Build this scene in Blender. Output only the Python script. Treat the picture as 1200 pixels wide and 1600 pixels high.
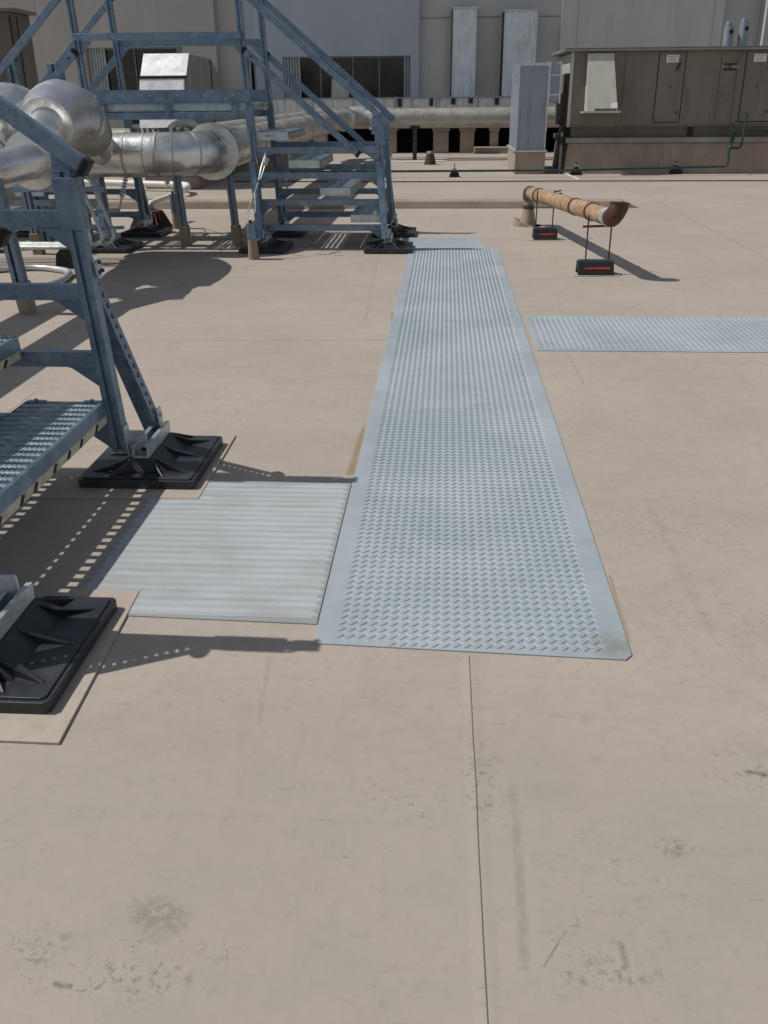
import bpy, bmesh, math, random
from mathutils import Vector, Matrix
random.seed(7)
for o in list(bpy.data.objects): bpy.data.objects.remove(o)
sc = bpy.context.scene
COL = sc.collection
PI = math.pi

# ------------------------------------------------------------------ camera
F, YAW, PITCH, ROLL, H = 1429.3, .06603, .42836, -.0087, 1.55
fwd = Vector((-math.sin(YAW)*math.cos(PITCH), math.cos(YAW)*math.cos(PITCH), -math.sin(PITCH)))
rt0 = Vector((math.cos(YAW), math.sin(YAW), 0)); up0 = rt0.cross(fwd)
RT = rt0*math.cos(ROLL)+up0*math.sin(ROLL); UP = up0*math.cos(ROLL)-rt0*math.sin(ROLL)
cd = bpy.data.cameras.new('camera'); cam = bpy.data.objects.new('camera', cd); COL.objects.link(cam)
cam.matrix_world = Matrix(((RT.x, UP.x, -fwd.x, 0), (RT.y, UP.y, -fwd.y, 0), (RT.z, UP.z, -fwd.z, H), (0, 0, 0, 1)))
cd.sensor_fit = 'VERTICAL'; cd.sensor_height = 24; cd.lens = F/1600*24; cd.clip_start = .05; cd.clip_end = 500
sc.camera = cam

# ------------------------------------------------------------------ light
SUN = Vector((.77, -.014, -1)).normalized()
w = bpy.data.worlds.new('World'); sc.world = w; w.use_nodes = True
wn = w.node_tree; bg = wn.nodes['Background']
sky = wn.nodes.new('ShaderNodeTexSky'); sky.sky_type = 'NISHITA'; sky.sun_disc = False
sky.sun_elevation = math.asin(-SUN.z); sky.sun_rotation = math.atan2(-SUN.x, -SUN.y)
sky.altitude = 50; sky.air_density = 1; sky.dust_density = .6; sky.ozone_density = 1.2
hs = wn.nodes.new('ShaderNodeHueSaturation'); hs.inputs['Saturation'].default_value = .5
wn.links.new(sky.outputs[0], hs.inputs['Color']); wn.links.new(hs.outputs[0], bg.inputs[0]); bg.inputs[1].default_value = .078
sl = bpy.data.lights.new('sun', 'SUN'); sl.energy = 3.3; sl.angle = math.radians(.5); sl.color = (1, .955, .89)
so = bpy.data.objects.new('sun', sl); COL.objects.link(so); so.rotation_euler = SUN.to_track_quat('-Z', 'Y').to_euler()
sc.view_settings.view_transform = 'Standard'; sc.view_settings.look = 'None'
sc.view_settings.exposure = 0; sc.view_settings.gamma = 1

def ray(x, y): return fwd*F+RT*(x-600)+UP*(800-y)
def gz(x, y, Z=0): d = ray(x, y); return Vector((0, 0, H))+d*((Z-H)/d.z)
def yy(x, y, Y): d = ray(x, y); return Vector((0, 0, H))+d*(Y/d.y)

# ------------------------------------------------------------------ materials
class NT:
    def __init__(s, name):
        s.m = bpy.data.materials.new(name); s.m.use_nodes = True; s.t = s.m.node_tree
        s.b = s.t.nodes['Principled BSDF']; s.pos = None
    def n(s, typ, **k):
        x = s.t.nodes.new(typ)
        for a, v in k.items(): setattr(x, a, v)
        return x
    def L(s, a, b): s.t.links.new(a, b)
    def put(s, sock, v):
        if isinstance(v, bpy.types.NodeSocket): s.L(v, sock)
        else: sock.default_value = v
    def P(s, kind='Object'):
        tc = s.n('ShaderNodeTexCoord'); return tc.outputs[kind]
    def W(s): return s.n('ShaderNodeNewGeometry').outputs['Position']
    def math(s, op, a, b=0., c=0., clamp=False):
        x = s.n('ShaderNodeMath', operation=op); x.use_clamp = clamp
        s.put(x.inputs[0], a); s.put(x.inputs[1], b); s.put(x.inputs[2], c); return x.outputs[0]
    def sep(s, v): x = s.n('ShaderNodeSeparateXYZ'); s.L(v, x.inputs[0]); return x.outputs
    def map(s, v, scale=(1, 1, 1), rot=(0, 0, 0), loc=(0, 0, 0)):
        x = s.n('ShaderNodeMapping'); s.L(v, x.inputs[0]); x.inputs['Scale'].default_value = scale
        x.inputs['Rotation'].default_value = rot; x.inputs['Location'].default_value = loc; return x.outputs[0]
    def noise(s, v, scale, detail=4, rough=.55, dist=0):
        x = s.n('ShaderNodeTexNoise'); s.L(v, x.inputs['Vector']); x.inputs['Scale'].default_value = scale
        x.inputs['Detail'].default_value = detail; x.inputs['Roughness'].default_value = rough
        x.inputs['Distortion'].default_value = dist; return x.outputs['Fac']
    def ramp(s, v, a, b, lo=0., hi=1., smooth=True):
        x = s.n('ShaderNodeMapRange'); x.interpolation_type = 'SMOOTHSTEP' if smooth else 'LINEAR'
        s.L(v, x.inputs[0]); x.inputs[1].default_value = a; x.inputs[2].default_value = b
        x.inputs[3].default_value = lo; x.inputs[4].default_value = hi; return x.outputs[0]
    def mix(s, f, a, b, mode='MIX'):
        x = s.n('ShaderNodeMix'); x.data_type = 'RGBA'; x.blend_type = mode
        s.put(x.inputs[0], f)
        for i, v in ((6, a), (7, b)):
            if isinstance(v, tuple): v = (*v[:3], 1)
            s.put(x.inputs[i], v)
        return x.outputs[2]
    def bump(s, h, strength=.3, dist=.01):
        x = s.n('ShaderNodeBump'); x.inputs['Strength'].default_value = strength; x.inputs['Distance'].default_value = dist
        s.L(h, x.inputs['Height']); s.L(x.outputs[0], s.b.inputs['Normal'])
    def done(s, col=None, rough=.6, metal=0., spec=None):
        if col is not None: s.put(s.b.inputs['Base Color'], (*col, 1) if isinstance(col, tuple) else col)
        s.put(s.b.inputs['Roughness'], rough); s.put(s.b.inputs['Metallic'], metal)
        if spec is not None: s.b.inputs['Specular IOR Level'].default_value = spec
        return s.m

def galv(name, c1, c2, rough=.5, metal=.55, streak=False, dirt=None, sc_=14):
    t = NT(name); p = t.W()
    a = t.noise(p, sc_, 5, .65); b = t.noise(t.map(p, (30, 30, 2.5) if streak else (6, 6, 6)), 1.6, 5, .6)
    c = t.noise(p, 90, 2)
    f = t.math('ADD', t.math('MULTIPLY', a, .5), t.math('MULTIPLY', b, .5))
    col = t.mix(t.ramp(f, .36, .64), c1, c2)
    vo = t.n('ShaderNodeTexVoronoi'); t.L(p, vo.inputs['Vector']); vo.inputs['Scale'].default_value = 75
    col = t.mix(t.math('MULTIPLY', t.ramp(t.sep(vo.outputs['Color'])[0], .1, .9), .16), col, tuple(min(1, x*1.5) for x in c2))
    col = t.mix(t.math('MULTIPLY', t.ramp(t.noise(t.map(p, (9, 9, 1.4)), 2.5, 7, .7), .56, .70), .35), col, tuple(x*.55 for x in c1))
    if dirt: col = t.mix(t.math('MULTIPLY', t.ramp(t.noise(t.map(p, (5, 5, .5)), 2.2, 6, .65), .50, .68), .75), col, dirt)
    t.bump(c, .15, .003)
    return t.done(col, t.ramp(a, .3, .7, rough-.1, rough+.12), metal)

def plain(name, c, rough=.6, metal=0., var=.18, scale=6, bump=0., spec=None, stretch=(1, 1, 1), dirt=None):
    t = NT(name); p = t.W()
    n1 = t.noise(t.map(p, stretch), scale, 6, .6)
    c2 = tuple(x*(1-var) for x in c); c3 = tuple(min(1, x*(1+var)) for x in c)
    col = t.mix(t.ramp(n1, .3, .7), c2, c3)
    if dirt:  # dirt streaks; on the window glass these are painted reflections
        n2 = t.noise(t.map(p, (2.4, 2.4, .5)), 2.0, 7, .7)
        col = t.mix(t.math('MULTIPLY', t.ramp(n2, .5, .75), .7), col, dirt)
    if bump: t.bump(t.noise(p, scale*9, 3), bump, .004)
    return t.done(col, rough, metal, spec)

def seg_dist(t, X, Y, a, b):
    """distance from ground point to the segment a-b"""
    ax, ay = a; dx, dy = b[0]-ax, b[1]-ay; L2 = dx*dx+dy*dy
    px = t.math('SUBTRACT', X, ax); py = t.math('SUBTRACT', Y, ay)
    h = t.math('ADD', t.math('MULTIPLY', px, dx/L2), t.math('MULTIPLY', py, dy/L2))
    h = t.math('MINIMUM', t.math('MAXIMUM', h, 0.), 1.)
    ex = t.math('SUBTRACT', px, t.math('MULTIPLY', h, dx)); ey = t.math('SUBTRACT', py, t.math('MULTIPLY', h, dy))
    return t.math('SQRT', t.math('ADD', t.math('MULTIPLY', ex, ex), t.math('MULTIPLY', ey, ey)))

def membrane(name, seams=True, base=(.437, .377, .323)):
    t = NT(name); W = t.W(); s = t.sep(W); X, Y = s[0], s[1]
    big = t.noise(W, .55, 5, .55); mid = t.noise(W, 3.2, 7, .6, .4); fine = t.noise(W, 26, 6, .7)
    strk = t.noise(t.map(W, (1.2, 7, 1), (0, 0, .12)), 2.0, 6, .65, .3)
    lo = tuple(x*.93 for x in base); hi = tuple(x*1.05 for x in base)
    col = t.mix(t.ramp(big, .32, .68), lo, hi)
    col = t.mix(t.math('MULTIPLY', t.ramp(mid, .46, .68), .36), col, (.31, .275, .23))
    col = t.mix(t.math('MULTIPLY', t.ramp(strk, .5, .72), .2), col, (.29, .265, .225))
    col = t.mix(t.math('MULTIPLY', t.ramp(fine, .50, .72), .34), col, (.22, .2, .17))
    col = t.mix(t.math('MULTIPLY', t.ramp(t.noise(W, 1.1, 3), .55, .7), .22), col, (.46, .385, .33))
    h = t.math('ADD', t.math('MULTIPLY', t.noise(W, 5, 4), .8), t.math('MULTIPLY', fine, .18))
    if seams:
        # scuffed and dirty spots: (x, y, rx, ry, amount)
        spk = t.noise(W, 55, 5, .7, .6); spk2 = t.noise(t.map(W, (1, 1, 1), (0, 0, .9)), 24, 6, .75, 1.2)
        for (px, py, rx, ry, am, th) in ((60, 1480, .07, .06, .5, .56), (105, 1530, .10, .035, .8, .60), (210, 1535, .13, .05, .7, .58),
                (250, 1430, .07, .05, .35, .5), (230, 1490, .10, .05, .6, .6), (345, 1480, .06, .03, .4, .57), (640, 1250, .12, .10, .5, .60),
                (755, 1220, .06, .16, .6, .58), (945, 1520, .10, .05, .55, .56), (1055, 1325, .06, .03, .6, .55), (1190, 1210, .06, .018, .9, .54),
                (1150, 1190, .13, .12, .4, .60), (80, 1340, .1, .06, .35, .62), (980, 1400, .25, .2, .28, .6), (890, 1490, .05, .1, .4, .6),
                (1020, 820, .5, .2, .35, .6), (690, 1500, .2, .1, .2, .62), (1100, 960, .35, .35, .22, .6), (300, 1160, .12, .05, .35, .62)):
            g = gz(px, py)
            ex = t.math('DIVIDE', t.math('SUBTRACT', X, g.x), rx); ey = t.math('DIVIDE', t.math('SUBTRACT', Y, g.y), ry)
            d = t.math('SQRT', t.math('ADD', t.math('MULTIPLY', ex, ex), t.math('MULTIPLY', ey, ey)))
            m = t.math('MULTIPLY', t.ramp(d, .35, 1.3, 1, 0), t.ramp(t.math('ADD', t.math('MULTIPLY', spk, .5), t.math('MULTIPLY', spk2, .5)), th-.075, th+.03))
            col = t.mix(t.math('MULTIPLY', m, min(1., am*1.3)), col, (.10, .094, .084))
        # broad grey film of dirt, footprints and random scrapes
        ex = t.math('DIVIDE', t.math('SUBTRACT', Y, 1.35), .75)
        d = t.math('MULTIPLY', ex, ex)
        col = t.mix(t.math('MULTIPLY', t.ramp(d, .1, 1.5, 1, 0), t.ramp(big, .2, .7, .15, .45)), col, (.32, .305, .265))
        for (rz, scl, th, am) in ((.5, (2.2, 22, 1), .64, .35), (-.9, (3, 30, 1), .64, .4), (1.35, (2, 26, 1), .655, .3), (2.4, (5, 40, 1), .67, .3)):
            m = t.ramp(t.noise(t.map(W, scl, (0, 0, rz)), 1.3, 6, .72, .25), th, th+.04)
            col = t.mix(t.math('MULTIPLY', t.math('MULTIPLY', m, t.ramp(mid, .42, .6)), am), col, (.17, .155, .135))
        m = t.math('MULTIPLY', t.ramp(t.noise(W, 90, 3, .6), .70, .76), t.ramp(mid, .45, .62))
        col = t.mix(t.math('MULTIPLY', m, .6), col, (.12, .11, .095))
        ring_ = t.math('ABSOLUTE', t.math('SUBTRACT', t.noise(W, .9, 5, .5, .6), .5))
        col = t.mix(t.math('MULTIPLY', t.ramp(ring_, .004, .02, 1, 0), .07), col, (.26, .235, .2))
        # greenish wash and rubbed streaks
        g = gz(1160, 1360)
        ex = t.math('DIVIDE', t.math('SUBTRACT', X, g.x), .3); ey = t.math('DIVIDE', t.math('SUBTRACT', Y, g.y), .22)
        d = t.math('ADD', t.math('MULTIPLY', ex, ex), t.math('MULTIPLY', ey, ey))
        col = t.mix(t.math('MULTIPLY', t.math('MULTIPLY', t.ramp(d, .1, 1.6, 1, 0), t.ramp(mid, .35, .6)), .2), col, (.27, .285, .24))
        wob = t.math('MULTIPLY', t.math('SUBTRACT', t.noise(W, 2.3, 3), .5), .03)
        Xw = t.math('ADD', X, wob); patchy = t.noise(W, 17, 6, .75, .5)
        # scratches, soft rubs: pixel pairs -> ground segments (a, b, width, strength, colour)
        for (a, b, wd, am, c) in (((882, 1455), (850, 1510), .0018, .55, (.1, .09, .08)), ((968, 1475), (977, 1508), .006, .45, (.12, .11, .1)),
                ((800, 1230), (822, 1510), .010, .34, (.2, .18, .16)), ((210, 1403), (262, 1470), .008, .34, (.24, .225, .2)), ((232, 1400), (278, 1458), .007, .34, (.23, .21, .19)), ((250, 1398), (290, 1448), .006, .3, (.22, .2, .18)), ((198, 1410), (246, 1478), .007, .26, (.24, .22, .2)),
                ((425, 1010), (402, 1130), .006, .3, (.25, .22, .19)), ((1010, 780), (1110, 985), .02, .25, (.25, .225, .2)),
                ((1170, 1205), (1195, 1212), .005, .8, (.05, .05, .045)), ((885, 550), (912, 600), .006, .4, (.24, .2, .17)),
                ((590, 410), (570, 500), .01, .3, (.2, .18, .15)), ((1000, 300), (1200, 405), .03, .22, (.2, .18, .15)),
                ((90, 1537), (112, 1541), .006, .8, (.1, .095, .085))):
            A = gz(*a); B = gz(*b); d = seg_dist(t, Xw, Y, (A.x, A.y), (B.x, B.y))
            am2 = t.math('MULTIPLY', t.ramp(d, wd*.2, wd*1.8, 1, 0), t.ramp(patchy, .36, .62, .15, 1.25))
            col = t.mix(t.math('MULTIPLY', am2, am), col, c)
        # welded laps of the sheets
        sl = []
        Xs = t.math('ADD', X, t.math('MULTIPLY', t.math('SUBTRACT', t.noise(t.map(W, (0, 1, 0)), 1.2, 2), .5), .012))
        Ys = t.math('ADD', Y, t.math('MULTIPLY', t.math('SUBTRACT', t.noise(t.map(W, (1, 0, 0)), 2, 2), .5), .02))
        for (a, b, wd, am) in (((733, 1025), (763, 1599), .0016, .85), ((180, 533), (612, 532), .004, .55), ((560, 285), (1200, 287), .02, .7),
                ((370, 372), (640, 372), .006, .4), ((10, 645), (55, 612), .003, .6), ((380, 418), (440, 400), .006, .5), ((600, 245), (900, 245), .02, .5)):
            A = gz(*a); B = gz(*b); e = (B.x-A.x, B.y-A.y)
            if b[1] == 1599: B = A+(B-A)*3
            if b == (1200, 287): B = Vector((20, B.y, 0))
            d = seg_dist(t, Xs, Ys, (A.x, A.y), (B.x, B.y))
            m = t.ramp(d, wd*.4, wd*1.5, 1, 0); sl.append(t.ramp(d, wd, .03, 1, 0))
            col = t.mix(t.math('MULTIPLY', m, am), col, (.06, .05, .042))
        for q in sl: h = t.math('ADD', h, t.math('MULTIPLY', q, .35))
        # rim of old yellow glue along the walkway
        for (a, b, wd, am) in (((548, 740), (572, 665), .03, .75), ((612, 505), (615, 488), .02, .6), ((950, 900), (985, 1005), .008, .5)):
            A = gz(*a); B = gz(*b); d = seg_dist(t, Xw, Y, (A.x, A.y), (B.x, B.y))
            m = t.math('MULTIPLY', t.ramp(d, wd*.3, wd, 1, 0), t.ramp(mid, .3, .5))
            col = t.mix(t.math('MULTIPLY', m, am), col, (.26, .19, .09))
    t.bump(h, .35, .012)
    return t.done(col, t.ramp(mid, .3, .7, .55, .75), 0, .35)

M = {}
M['ground'] = membrane('roof_membrane')
M['patch'] = membrane('membrane_patch', False, (.465, .402, .34))
M['steel'] = galv('galvanised_steel', (.12, .18, .26), (.22, .295, .375), .40, .6)
M['steel_light'] = galv('bright_galvanised', (.42, .49, .53), (.6, .66, .68), .4, .55)
M['tread'] = galv('tread_steel', (.42, .51, .57), (.56, .65, .70), .42, .5)
M['duct_steel'] = galv('duct_steel', (.23, .28, .335), (.28, .335, .39), .42, .3, True, (.21, .23, .25), 3)
M['pale_duct'] = galv('pale_duct_steel', (.50, .57, .63), (.68, .73, .77), .6, .05, True, (.46, .42, .37), 3)
M['old_duct'] = galv('weathered_duct', (.50, .52, .50), (.66, .67, .65), .5, .2, True, (.22, .19, .15), 3)
M['jacket'] = None
M['black'] = plain('black_plastic', (.022, .026, .032), .45, 0, .3, 8, .2, None, (1, 1, 1), (.075, .075, .075))
M['rubber'] = plain('black_rubber', (.012, .012, .013), .75, 0, .3, 8, .3, None, (1, 1, 1), (.045, .042, .038))
M['cream'] = plain('cream_edge', (.52, .50, .36), .6, 0, .2, 12, 0, None, (1, 1, 1), (.3, .27, .2))
M['wall'] = plain('stucco_wall', (.415, .40, .385), .85, 0, .05, 1.2, .25, None, (1, 1, .3), (.365, .35, .335))
M['wall_recess'] = plain('stucco_wall_recess', (.50, .48, .47), .85, 0, .05, 1.2, .25, None, (1, 1, .3), (.44, .42, .41))
M['wall_mid'] = plain('stucco_wall_mid', (.52, .505, .50), .85, 0, .05, 1.2, .25, None, (1, 1, .3), (.46, .445, .44))
M['wall_cool'] = plain('stucco_wall_cool', (.385, .42, .475), .85, 0, .05, 1.2, .25, None, (1, 1, .3), (.345, .375, .42))
M['gap_shade'] = plain('painted_gap_shade', (.03, .027, .024), .9, 0, .3)  # near-black colour standing in for shade under the raised slab
M['glass'] = plain('window_glass', (.014, .012, .011), .10, 0, .8, 1.2, 0, None, (1, 1, 2), (.035, .026, .02))  # warm blotches in the colour stand in for faint reflections
M['frame'] = plain('window_frame', (.16, .18, .19), .5, .3)
M['blind'] = plain('blind_slat', (.42, .46, .48), .6)
M['ahu'] = plain('weathered_tan_panel', (.178, .159, .129), .6, 0, .12, 1.3, .1, None, (1, 1, .4), (.115, .098, .08))
M['ahu_dark'] = plain('dark_weathered_panel', (.13, .115, .095), .65, 0, .15, 1.3, .1)
M['ahu_side'] = plain('streaked_side_metal', (.25, .24, .215), .6, .1, .2, 2, .1, None, (3, 3, .4), (.17, .16, .14))
M['hood'] = plain('cream_paint', (.50, .50, .44), .5, 0, .08, 3, 0, None, (1, 1, .4), (.38, .36, .3))
M['curb'] = plain('curb_membrane', (.33, .265, .21), .75, 0, .15, 2, .2, None, (1, 1, .5), (.2, .16, .12))
M['curbgrey'] = plain('curb_metal', (.27, .27, .25), .6, .1, .15, 2)
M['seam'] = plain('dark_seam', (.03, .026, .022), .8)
M['white'] = plain('white_paint', (.75, .76, .74), .5, 0, .06)
M['red'] = plain('red_reflector', (.5, .05, .04), .35, 0, .1)
M['green'] = plain('dark_green_pipe', (.012, .05, .042), .4, 0, .3)
M['rod'] = plain('threaded_rod', (.055, .05, .045), .5, .6, .3, 40)
M['conduit'] = galv('conduit_steel', (.42, .46, .44), (.56, .59, .56), .38, .5)
M['ink'] = plain('black_ink', (.015, .015, .015), .7)
M['redbrown'] = plain('red_brown_iron', (.11, .04, .028), .7, 0, .3, 14)
M['copper'] = plain('copper_tape', (.45, .2, .1), .4, .4, .2)
M['sleeve'] = plain('membrane_boot', (.30, .235, .18), .7, 0, .2, 5, .2, None, (1, 1, .4), (.16, .12, .09))
M['pier'] = plain('concrete_pier', (.32, .26, .21), .85, 0, .2, 3, .3)
M['puddle'] = plain('white_residue', (.62, .59, .55), .5, 0, .1, 3)

def jacket(name, c1, c2, rough, metal=.85):
    t = NT(name); p = t.W()
    a = t.noise(p, 3.5, 6, .6, .4); b = t.noise(p, 40, 4, .6); d = t.noise(t.map(p, (1, 1, 2.5)), 1.7, 5)
    col = t.mix(t.ramp(a, .33, .67), c1, c2)
    col = t.mix(t.math('MULTIPLY', t.ramp(d, .52, .68), .38), col, (.32, .30, .26))
    t.bump(t.math('ADD', t.math('MULTIPLY', t.noise(p, 6, 3, .5, 1.), 1.), t.math('MULTIPLY', b, .12)), .2, .03)
    return t.done(col, t.ramp(a, .3, .7, rough-.08, rough+.1), metal)
M['jacket'] = jacket('aluminium_jacket', (.66, .665, .66), (.80, .805, .80), .31)
M['jacket_old'] = jacket('dull_aluminium_jacket', (.36, .35, .31), (.48, .47, .42), .5, .6)
M['bright'] = jacket('bright_sheet_metal', (.74, .76, .77), (.86, .87, .87), .45, .25)

def rusty():
    t = NT('rusty_pipe'); p = t.W()
    a = t.noise(p, 9, 7, .65, .5); b = t.noise(t.map(p, (3, 1, 3)), 6, 6, .6)
    col = t.mix(t.ramp(a, .35, .65), (.31, .185, .10), (.43, .30, .19))
    col = t.mix(t.math('MULTIPLY', t.ramp(b, .5, .68), .7), col, (.20, .10, .05))
    col = t.mix(t.math('MULTIPLY', t.ramp(t.noise(p, 5, 4), .6, .7), .6), col, (.42, .37, .26))
    t.bump(a, .4, .006)
    return t.done(col, .75)
M['rust'] = rusty()
M['rust_dark'] = plain('dark_rusted_iron', (.075, .022, .016), .5, 0, .5, 14, .3)
M['iron'] = plain('cast_iron_joint', (.06, .045, .038), .6, .2, .4, 14, .3)

def mat_rubber():
    t = NT('walkway_mat_vinyl'); W = t.W()
    a = t.noise(W, 1.3, 5, .6, .3); b = t.noise(W, 9, 6, .65); c = t.noise(t.map(W, (1, 3, 1)), 3, 6, .7)
    col = t.mix(t.ramp(a, .35, .65), (.318, .372, .405), (.395, .445, .475))
    col = t.mix(t.math('MULTIPLY', t.ramp(c, .52, .7), .28), col, (.26, .265, .25))
    col = t.mix(t.math('MULTIPLY', t.ramp(b, .55, .75), .18), col, (.25, .255, .24))
    s = t.sep(W); d1 = t.math('SUBTRACT', s[0], .56); d2 = t.math('SUBTRACT', s[1], 2.42)
    dd = t.math('SQRT', t.math('ADD', t.math('MULTIPLY', d1, d1), t.math('MULTIPLY', d2, d2)))
    col = t.mix(t.math('MULTIPLY', t.ramp(dd, .02, .13, 1, 0), t.ramp(b, .3, .6, .2, .9)), col, (.24, .245, .22))
    sc1 = t.ramp(t.noise(t.map(W, (18, 2, 1), (0, 0, .3)), 1.2, 6, .7), .62, .68); sc2 = t.ramp(t.noise(W, 60, 3), .68, .74)
    col = t.mix(t.math('MULTIPLY', sc1, .25), col, (.2, .21, .2)); col = t.mix(t.math('MULTIPLY', sc2, .3), col, (.18, .18, .17))
    t.bump(b, .12, .004)
    return t.done(col, .5, 0, .4)
M['mat'] = mat_rubber()

def chevron():
    t = NT('herringbone_mat_vinyl'); W = t.W()
    a = t.noise(W, 2.2, 6, .65, .3); b = t.noise(t.map(W, (1.5, 9, 1)), 2, 6, .65); c = t.noise(W, 30, 5)
    col = t.mix(t.ramp(b, .42, .68), (.52, .56, .59), (.44, .465, .47))
    col = t.mix(t.math('MULTIPLY', t.ramp(a, .42, .7), .35), col, (.33, .335, .31))
    col = t.mix(t.math('MULTIPLY', t.ramp(c, .6, .72), .25), col, (.25, .25, .22))
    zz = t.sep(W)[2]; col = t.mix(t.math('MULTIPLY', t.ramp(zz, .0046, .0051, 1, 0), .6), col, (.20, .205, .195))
    return t.done(col, .55, 0, .3)
M['chevron'] = chevron()

# ------------------------------------------------------------------ mesh helpers
SPLIT = {'nosing_mark', 'mounting_ear', 'reveal_line', 'blind_set', 'frame_bar', 'end_plate', 'elbow_flange', 'clamp_band', 'band', 'bolt', 'hanger_pin', 'access_door', 'latch', 'gusset', 'toe_bracket', 'saddle', 'flange', 'edge_seam', 'seam_strip', 'corner_trim', 'joist', 'tar_stain', 'tread_edge', 'crossbar', 'strut_bar', 'hanger_bar', 'valve'}
class MB:
    def __init__(s): s.v = []; s.f = []; s.chunks = []
    def add(s, vs, fs):
        n = len(s.v); fs = list(fs); s.v += [Vector(v) for v in vs]; s.chunks.append((n, len(s.v), fs)); s.f += [tuple(i+n for i in f) for f in fs]; return s
    def box(s, x0, x1, y0, y1, z0, z1):
        x0, x1 = sorted((x0, x1)); y0, y1 = sorted((y0, y1)); z0, z1 = sorted((z0, z1))
        return s.add([(x0, y0, z0), (x1, y0, z0), (x1, y1, z0), (x0, y1, z0), (x0, y0, z1), (x1, y0, z1), (x1, y1, z1), (x0, y1, z1)],
                     [(0, 3, 2, 1), (4, 5, 6, 7), (0, 1, 5, 4), (1, 2, 6, 5), (2, 3, 7, 6), (3, 0, 4, 7)])
    def bar(s, a, b, wx, wy, ref=(0, 1, 0), prof=None):
        """a bar from a to b; local axes u (perp. to ref) and v (along ref); prof = outline in (u, v)"""
        a, b = Vector(a), Vector(b); d = (b-a).normalized(); v = Vector(ref); v = (v-d*v.dot(d)).normalized(); u = d.cross(v)
        pr = prof or [(-wx/2, -wy/2), (wx/2, -wy/2), (wx/2, wy/2), (-wx/2, wy/2)]; n = len(pr)
        vs = [a+u*p+v*q for p, q in pr]+[b+u*p+v*q for p, q in pr]
        fs = [(i, (i+1) % n, n+(i+1) % n, n+i) for i in range(n)]+[tuple(range(n-1, -1, -1)), tuple(range(n, 2*n))]
        return s.add(vs, fs)
    def tube(s, pts, r, n=16, bend=0, cap=True, seg=6):
        pts = [Vector(p) for p in pts]
        if bend and len(pts) > 2:
            q = [pts[0]]
            for i in range(1, len(pts)-1):
                a, b, c = pts[i-1], pts[i], pts[i+1]; d1 = (a-b); d2 = (c-b); ln = min(bend, d1.length*.49, d2.length*.49)
                p0 = b+d1.normalized()*ln; p2 = b+d2.normalized()*ln
                for k in range(seg+1):
                    u = k/seg; q.append(p0*(1-u)**2+b*2*u*(1-u)+p2*u*u)
            q.append(pts[-1]); pts = q
        rs = r if isinstance(r, (list, tuple)) else [r]*len(pts)
        rings = []; ref = None
        for i, p in enumerate(pts):
            d = (pts[min(i+1, len(pts)-1)]-pts[max(i-1, 0)]).normalized()
            if ref is None: ref = d.orthogonal().normalized()
            ref = (ref-d*ref.dot(d)).normalized(); w_ = d.cross(ref)
            rings.append([p+(ref*math.cos(2*PI*k/n)+w_*math.sin(2*PI*k/n))*rs[i] for k in range(n)])
        vs = [v for r_ in rings for v in r_]; fs = []
        for i in range(len(rings)-1):
            for k in range(n): fs.append((i*n+k, i*n+(k+1) % n, (i+1)*n+(k+1) % n, (i+1)*n+k))
        if cap: fs += [tuple(range(n-1, -1, -1)), tuple(range((len(rings)-1)*n, len(rings)*n))]
        return s.add(vs, fs)
    def prism(s, pts, lo, hi, axis='y'):
        n = len(pts)
        f = {'y': lambda p, t: (p[0], t, p[1]), 'x': lambda p, t: (t, p[0], p[1]), 'z': lambda p, t: (p[0], p[1], t)}[axis]
        return s.add([f(p, lo) for p in pts]+[f(p, hi) for p in pts],
                     [(i, (i+1) % n, n+(i+1) % n, n+i) for i in range(n)]+[tuple(range(n-1, -1, -1)), tuple(range(n, 2*n))])
    def disc(s, c, r, thick, axis, n=16):
        c = Vector(c); a = Vector(axis).normalized(); return s.tube([c-a*thick/2, c+a*thick/2], r, n)
    def lean(s, k):
        for v in s.v: v.x -= k*v.z
        return s
    def build(s, name, mat, parent=None, smooth=False, bevel=0):
        if name in SPLIT and len(s.chunks) > 1 and parent is not None:
            r = None
            for (a, b, fs) in s.chunks:
                m = MB(); m.add(s.v[a:b], fs); q = m.build(name, mat, parent, smooth, bevel); r = r or q
            return r
        me = bpy.data.meshes.new(name); off = parent_loc(parent)
        me.from_pydata([v-off for v in s.v], [], s.f); me.update()
        bm = bmesh.new(); bm.from_mesh(me); bmesh.ops.recalc_face_normals(bm, faces=bm.faces); bm.to_mesh(me); bm.free()
        o = bpy.data.objects.new(name, me); COL.objects.link(o); o.parent = parent
        me.materials.append(M[mat] if isinstance(mat, str) else mat)
        if smooth:
            for p in me.polygons: p.use_smooth = True
            me.set_sharp_from_angle(angle=math.radians(38))
        if bevel:
            b = o.modifiers.new('bevel', 'BEVEL'); b.width = bevel; b.segments = 2; b.limit_method = 'ANGLE'; b.angle_limit = .6
        return o
def parent_loc(p):
    v = Vector((0, 0, 0))
    while p is not None: v += p.location; p = p.parent
    return v
def tag(o, label=None, cat=None, group=None, kind=None):
    for k, v in (('label', label), ('category', cat), ('group', group), ('kind', kind)):
        if v: o[k] = v
    return o
def thing(name, label, cat, loc, group=None):
    o = bpy.data.objects.new(name, None); o.empty_display_size = .1; COL.objects.link(o); o.location = loc
    return tag(o, label, cat, group)
def copy_tree(o, parent=None):
    c = o.copy(); COL.objects.link(c); c.parent = parent
    for ch in list(o.children): copy_tree(ch, c)
    return c
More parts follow.
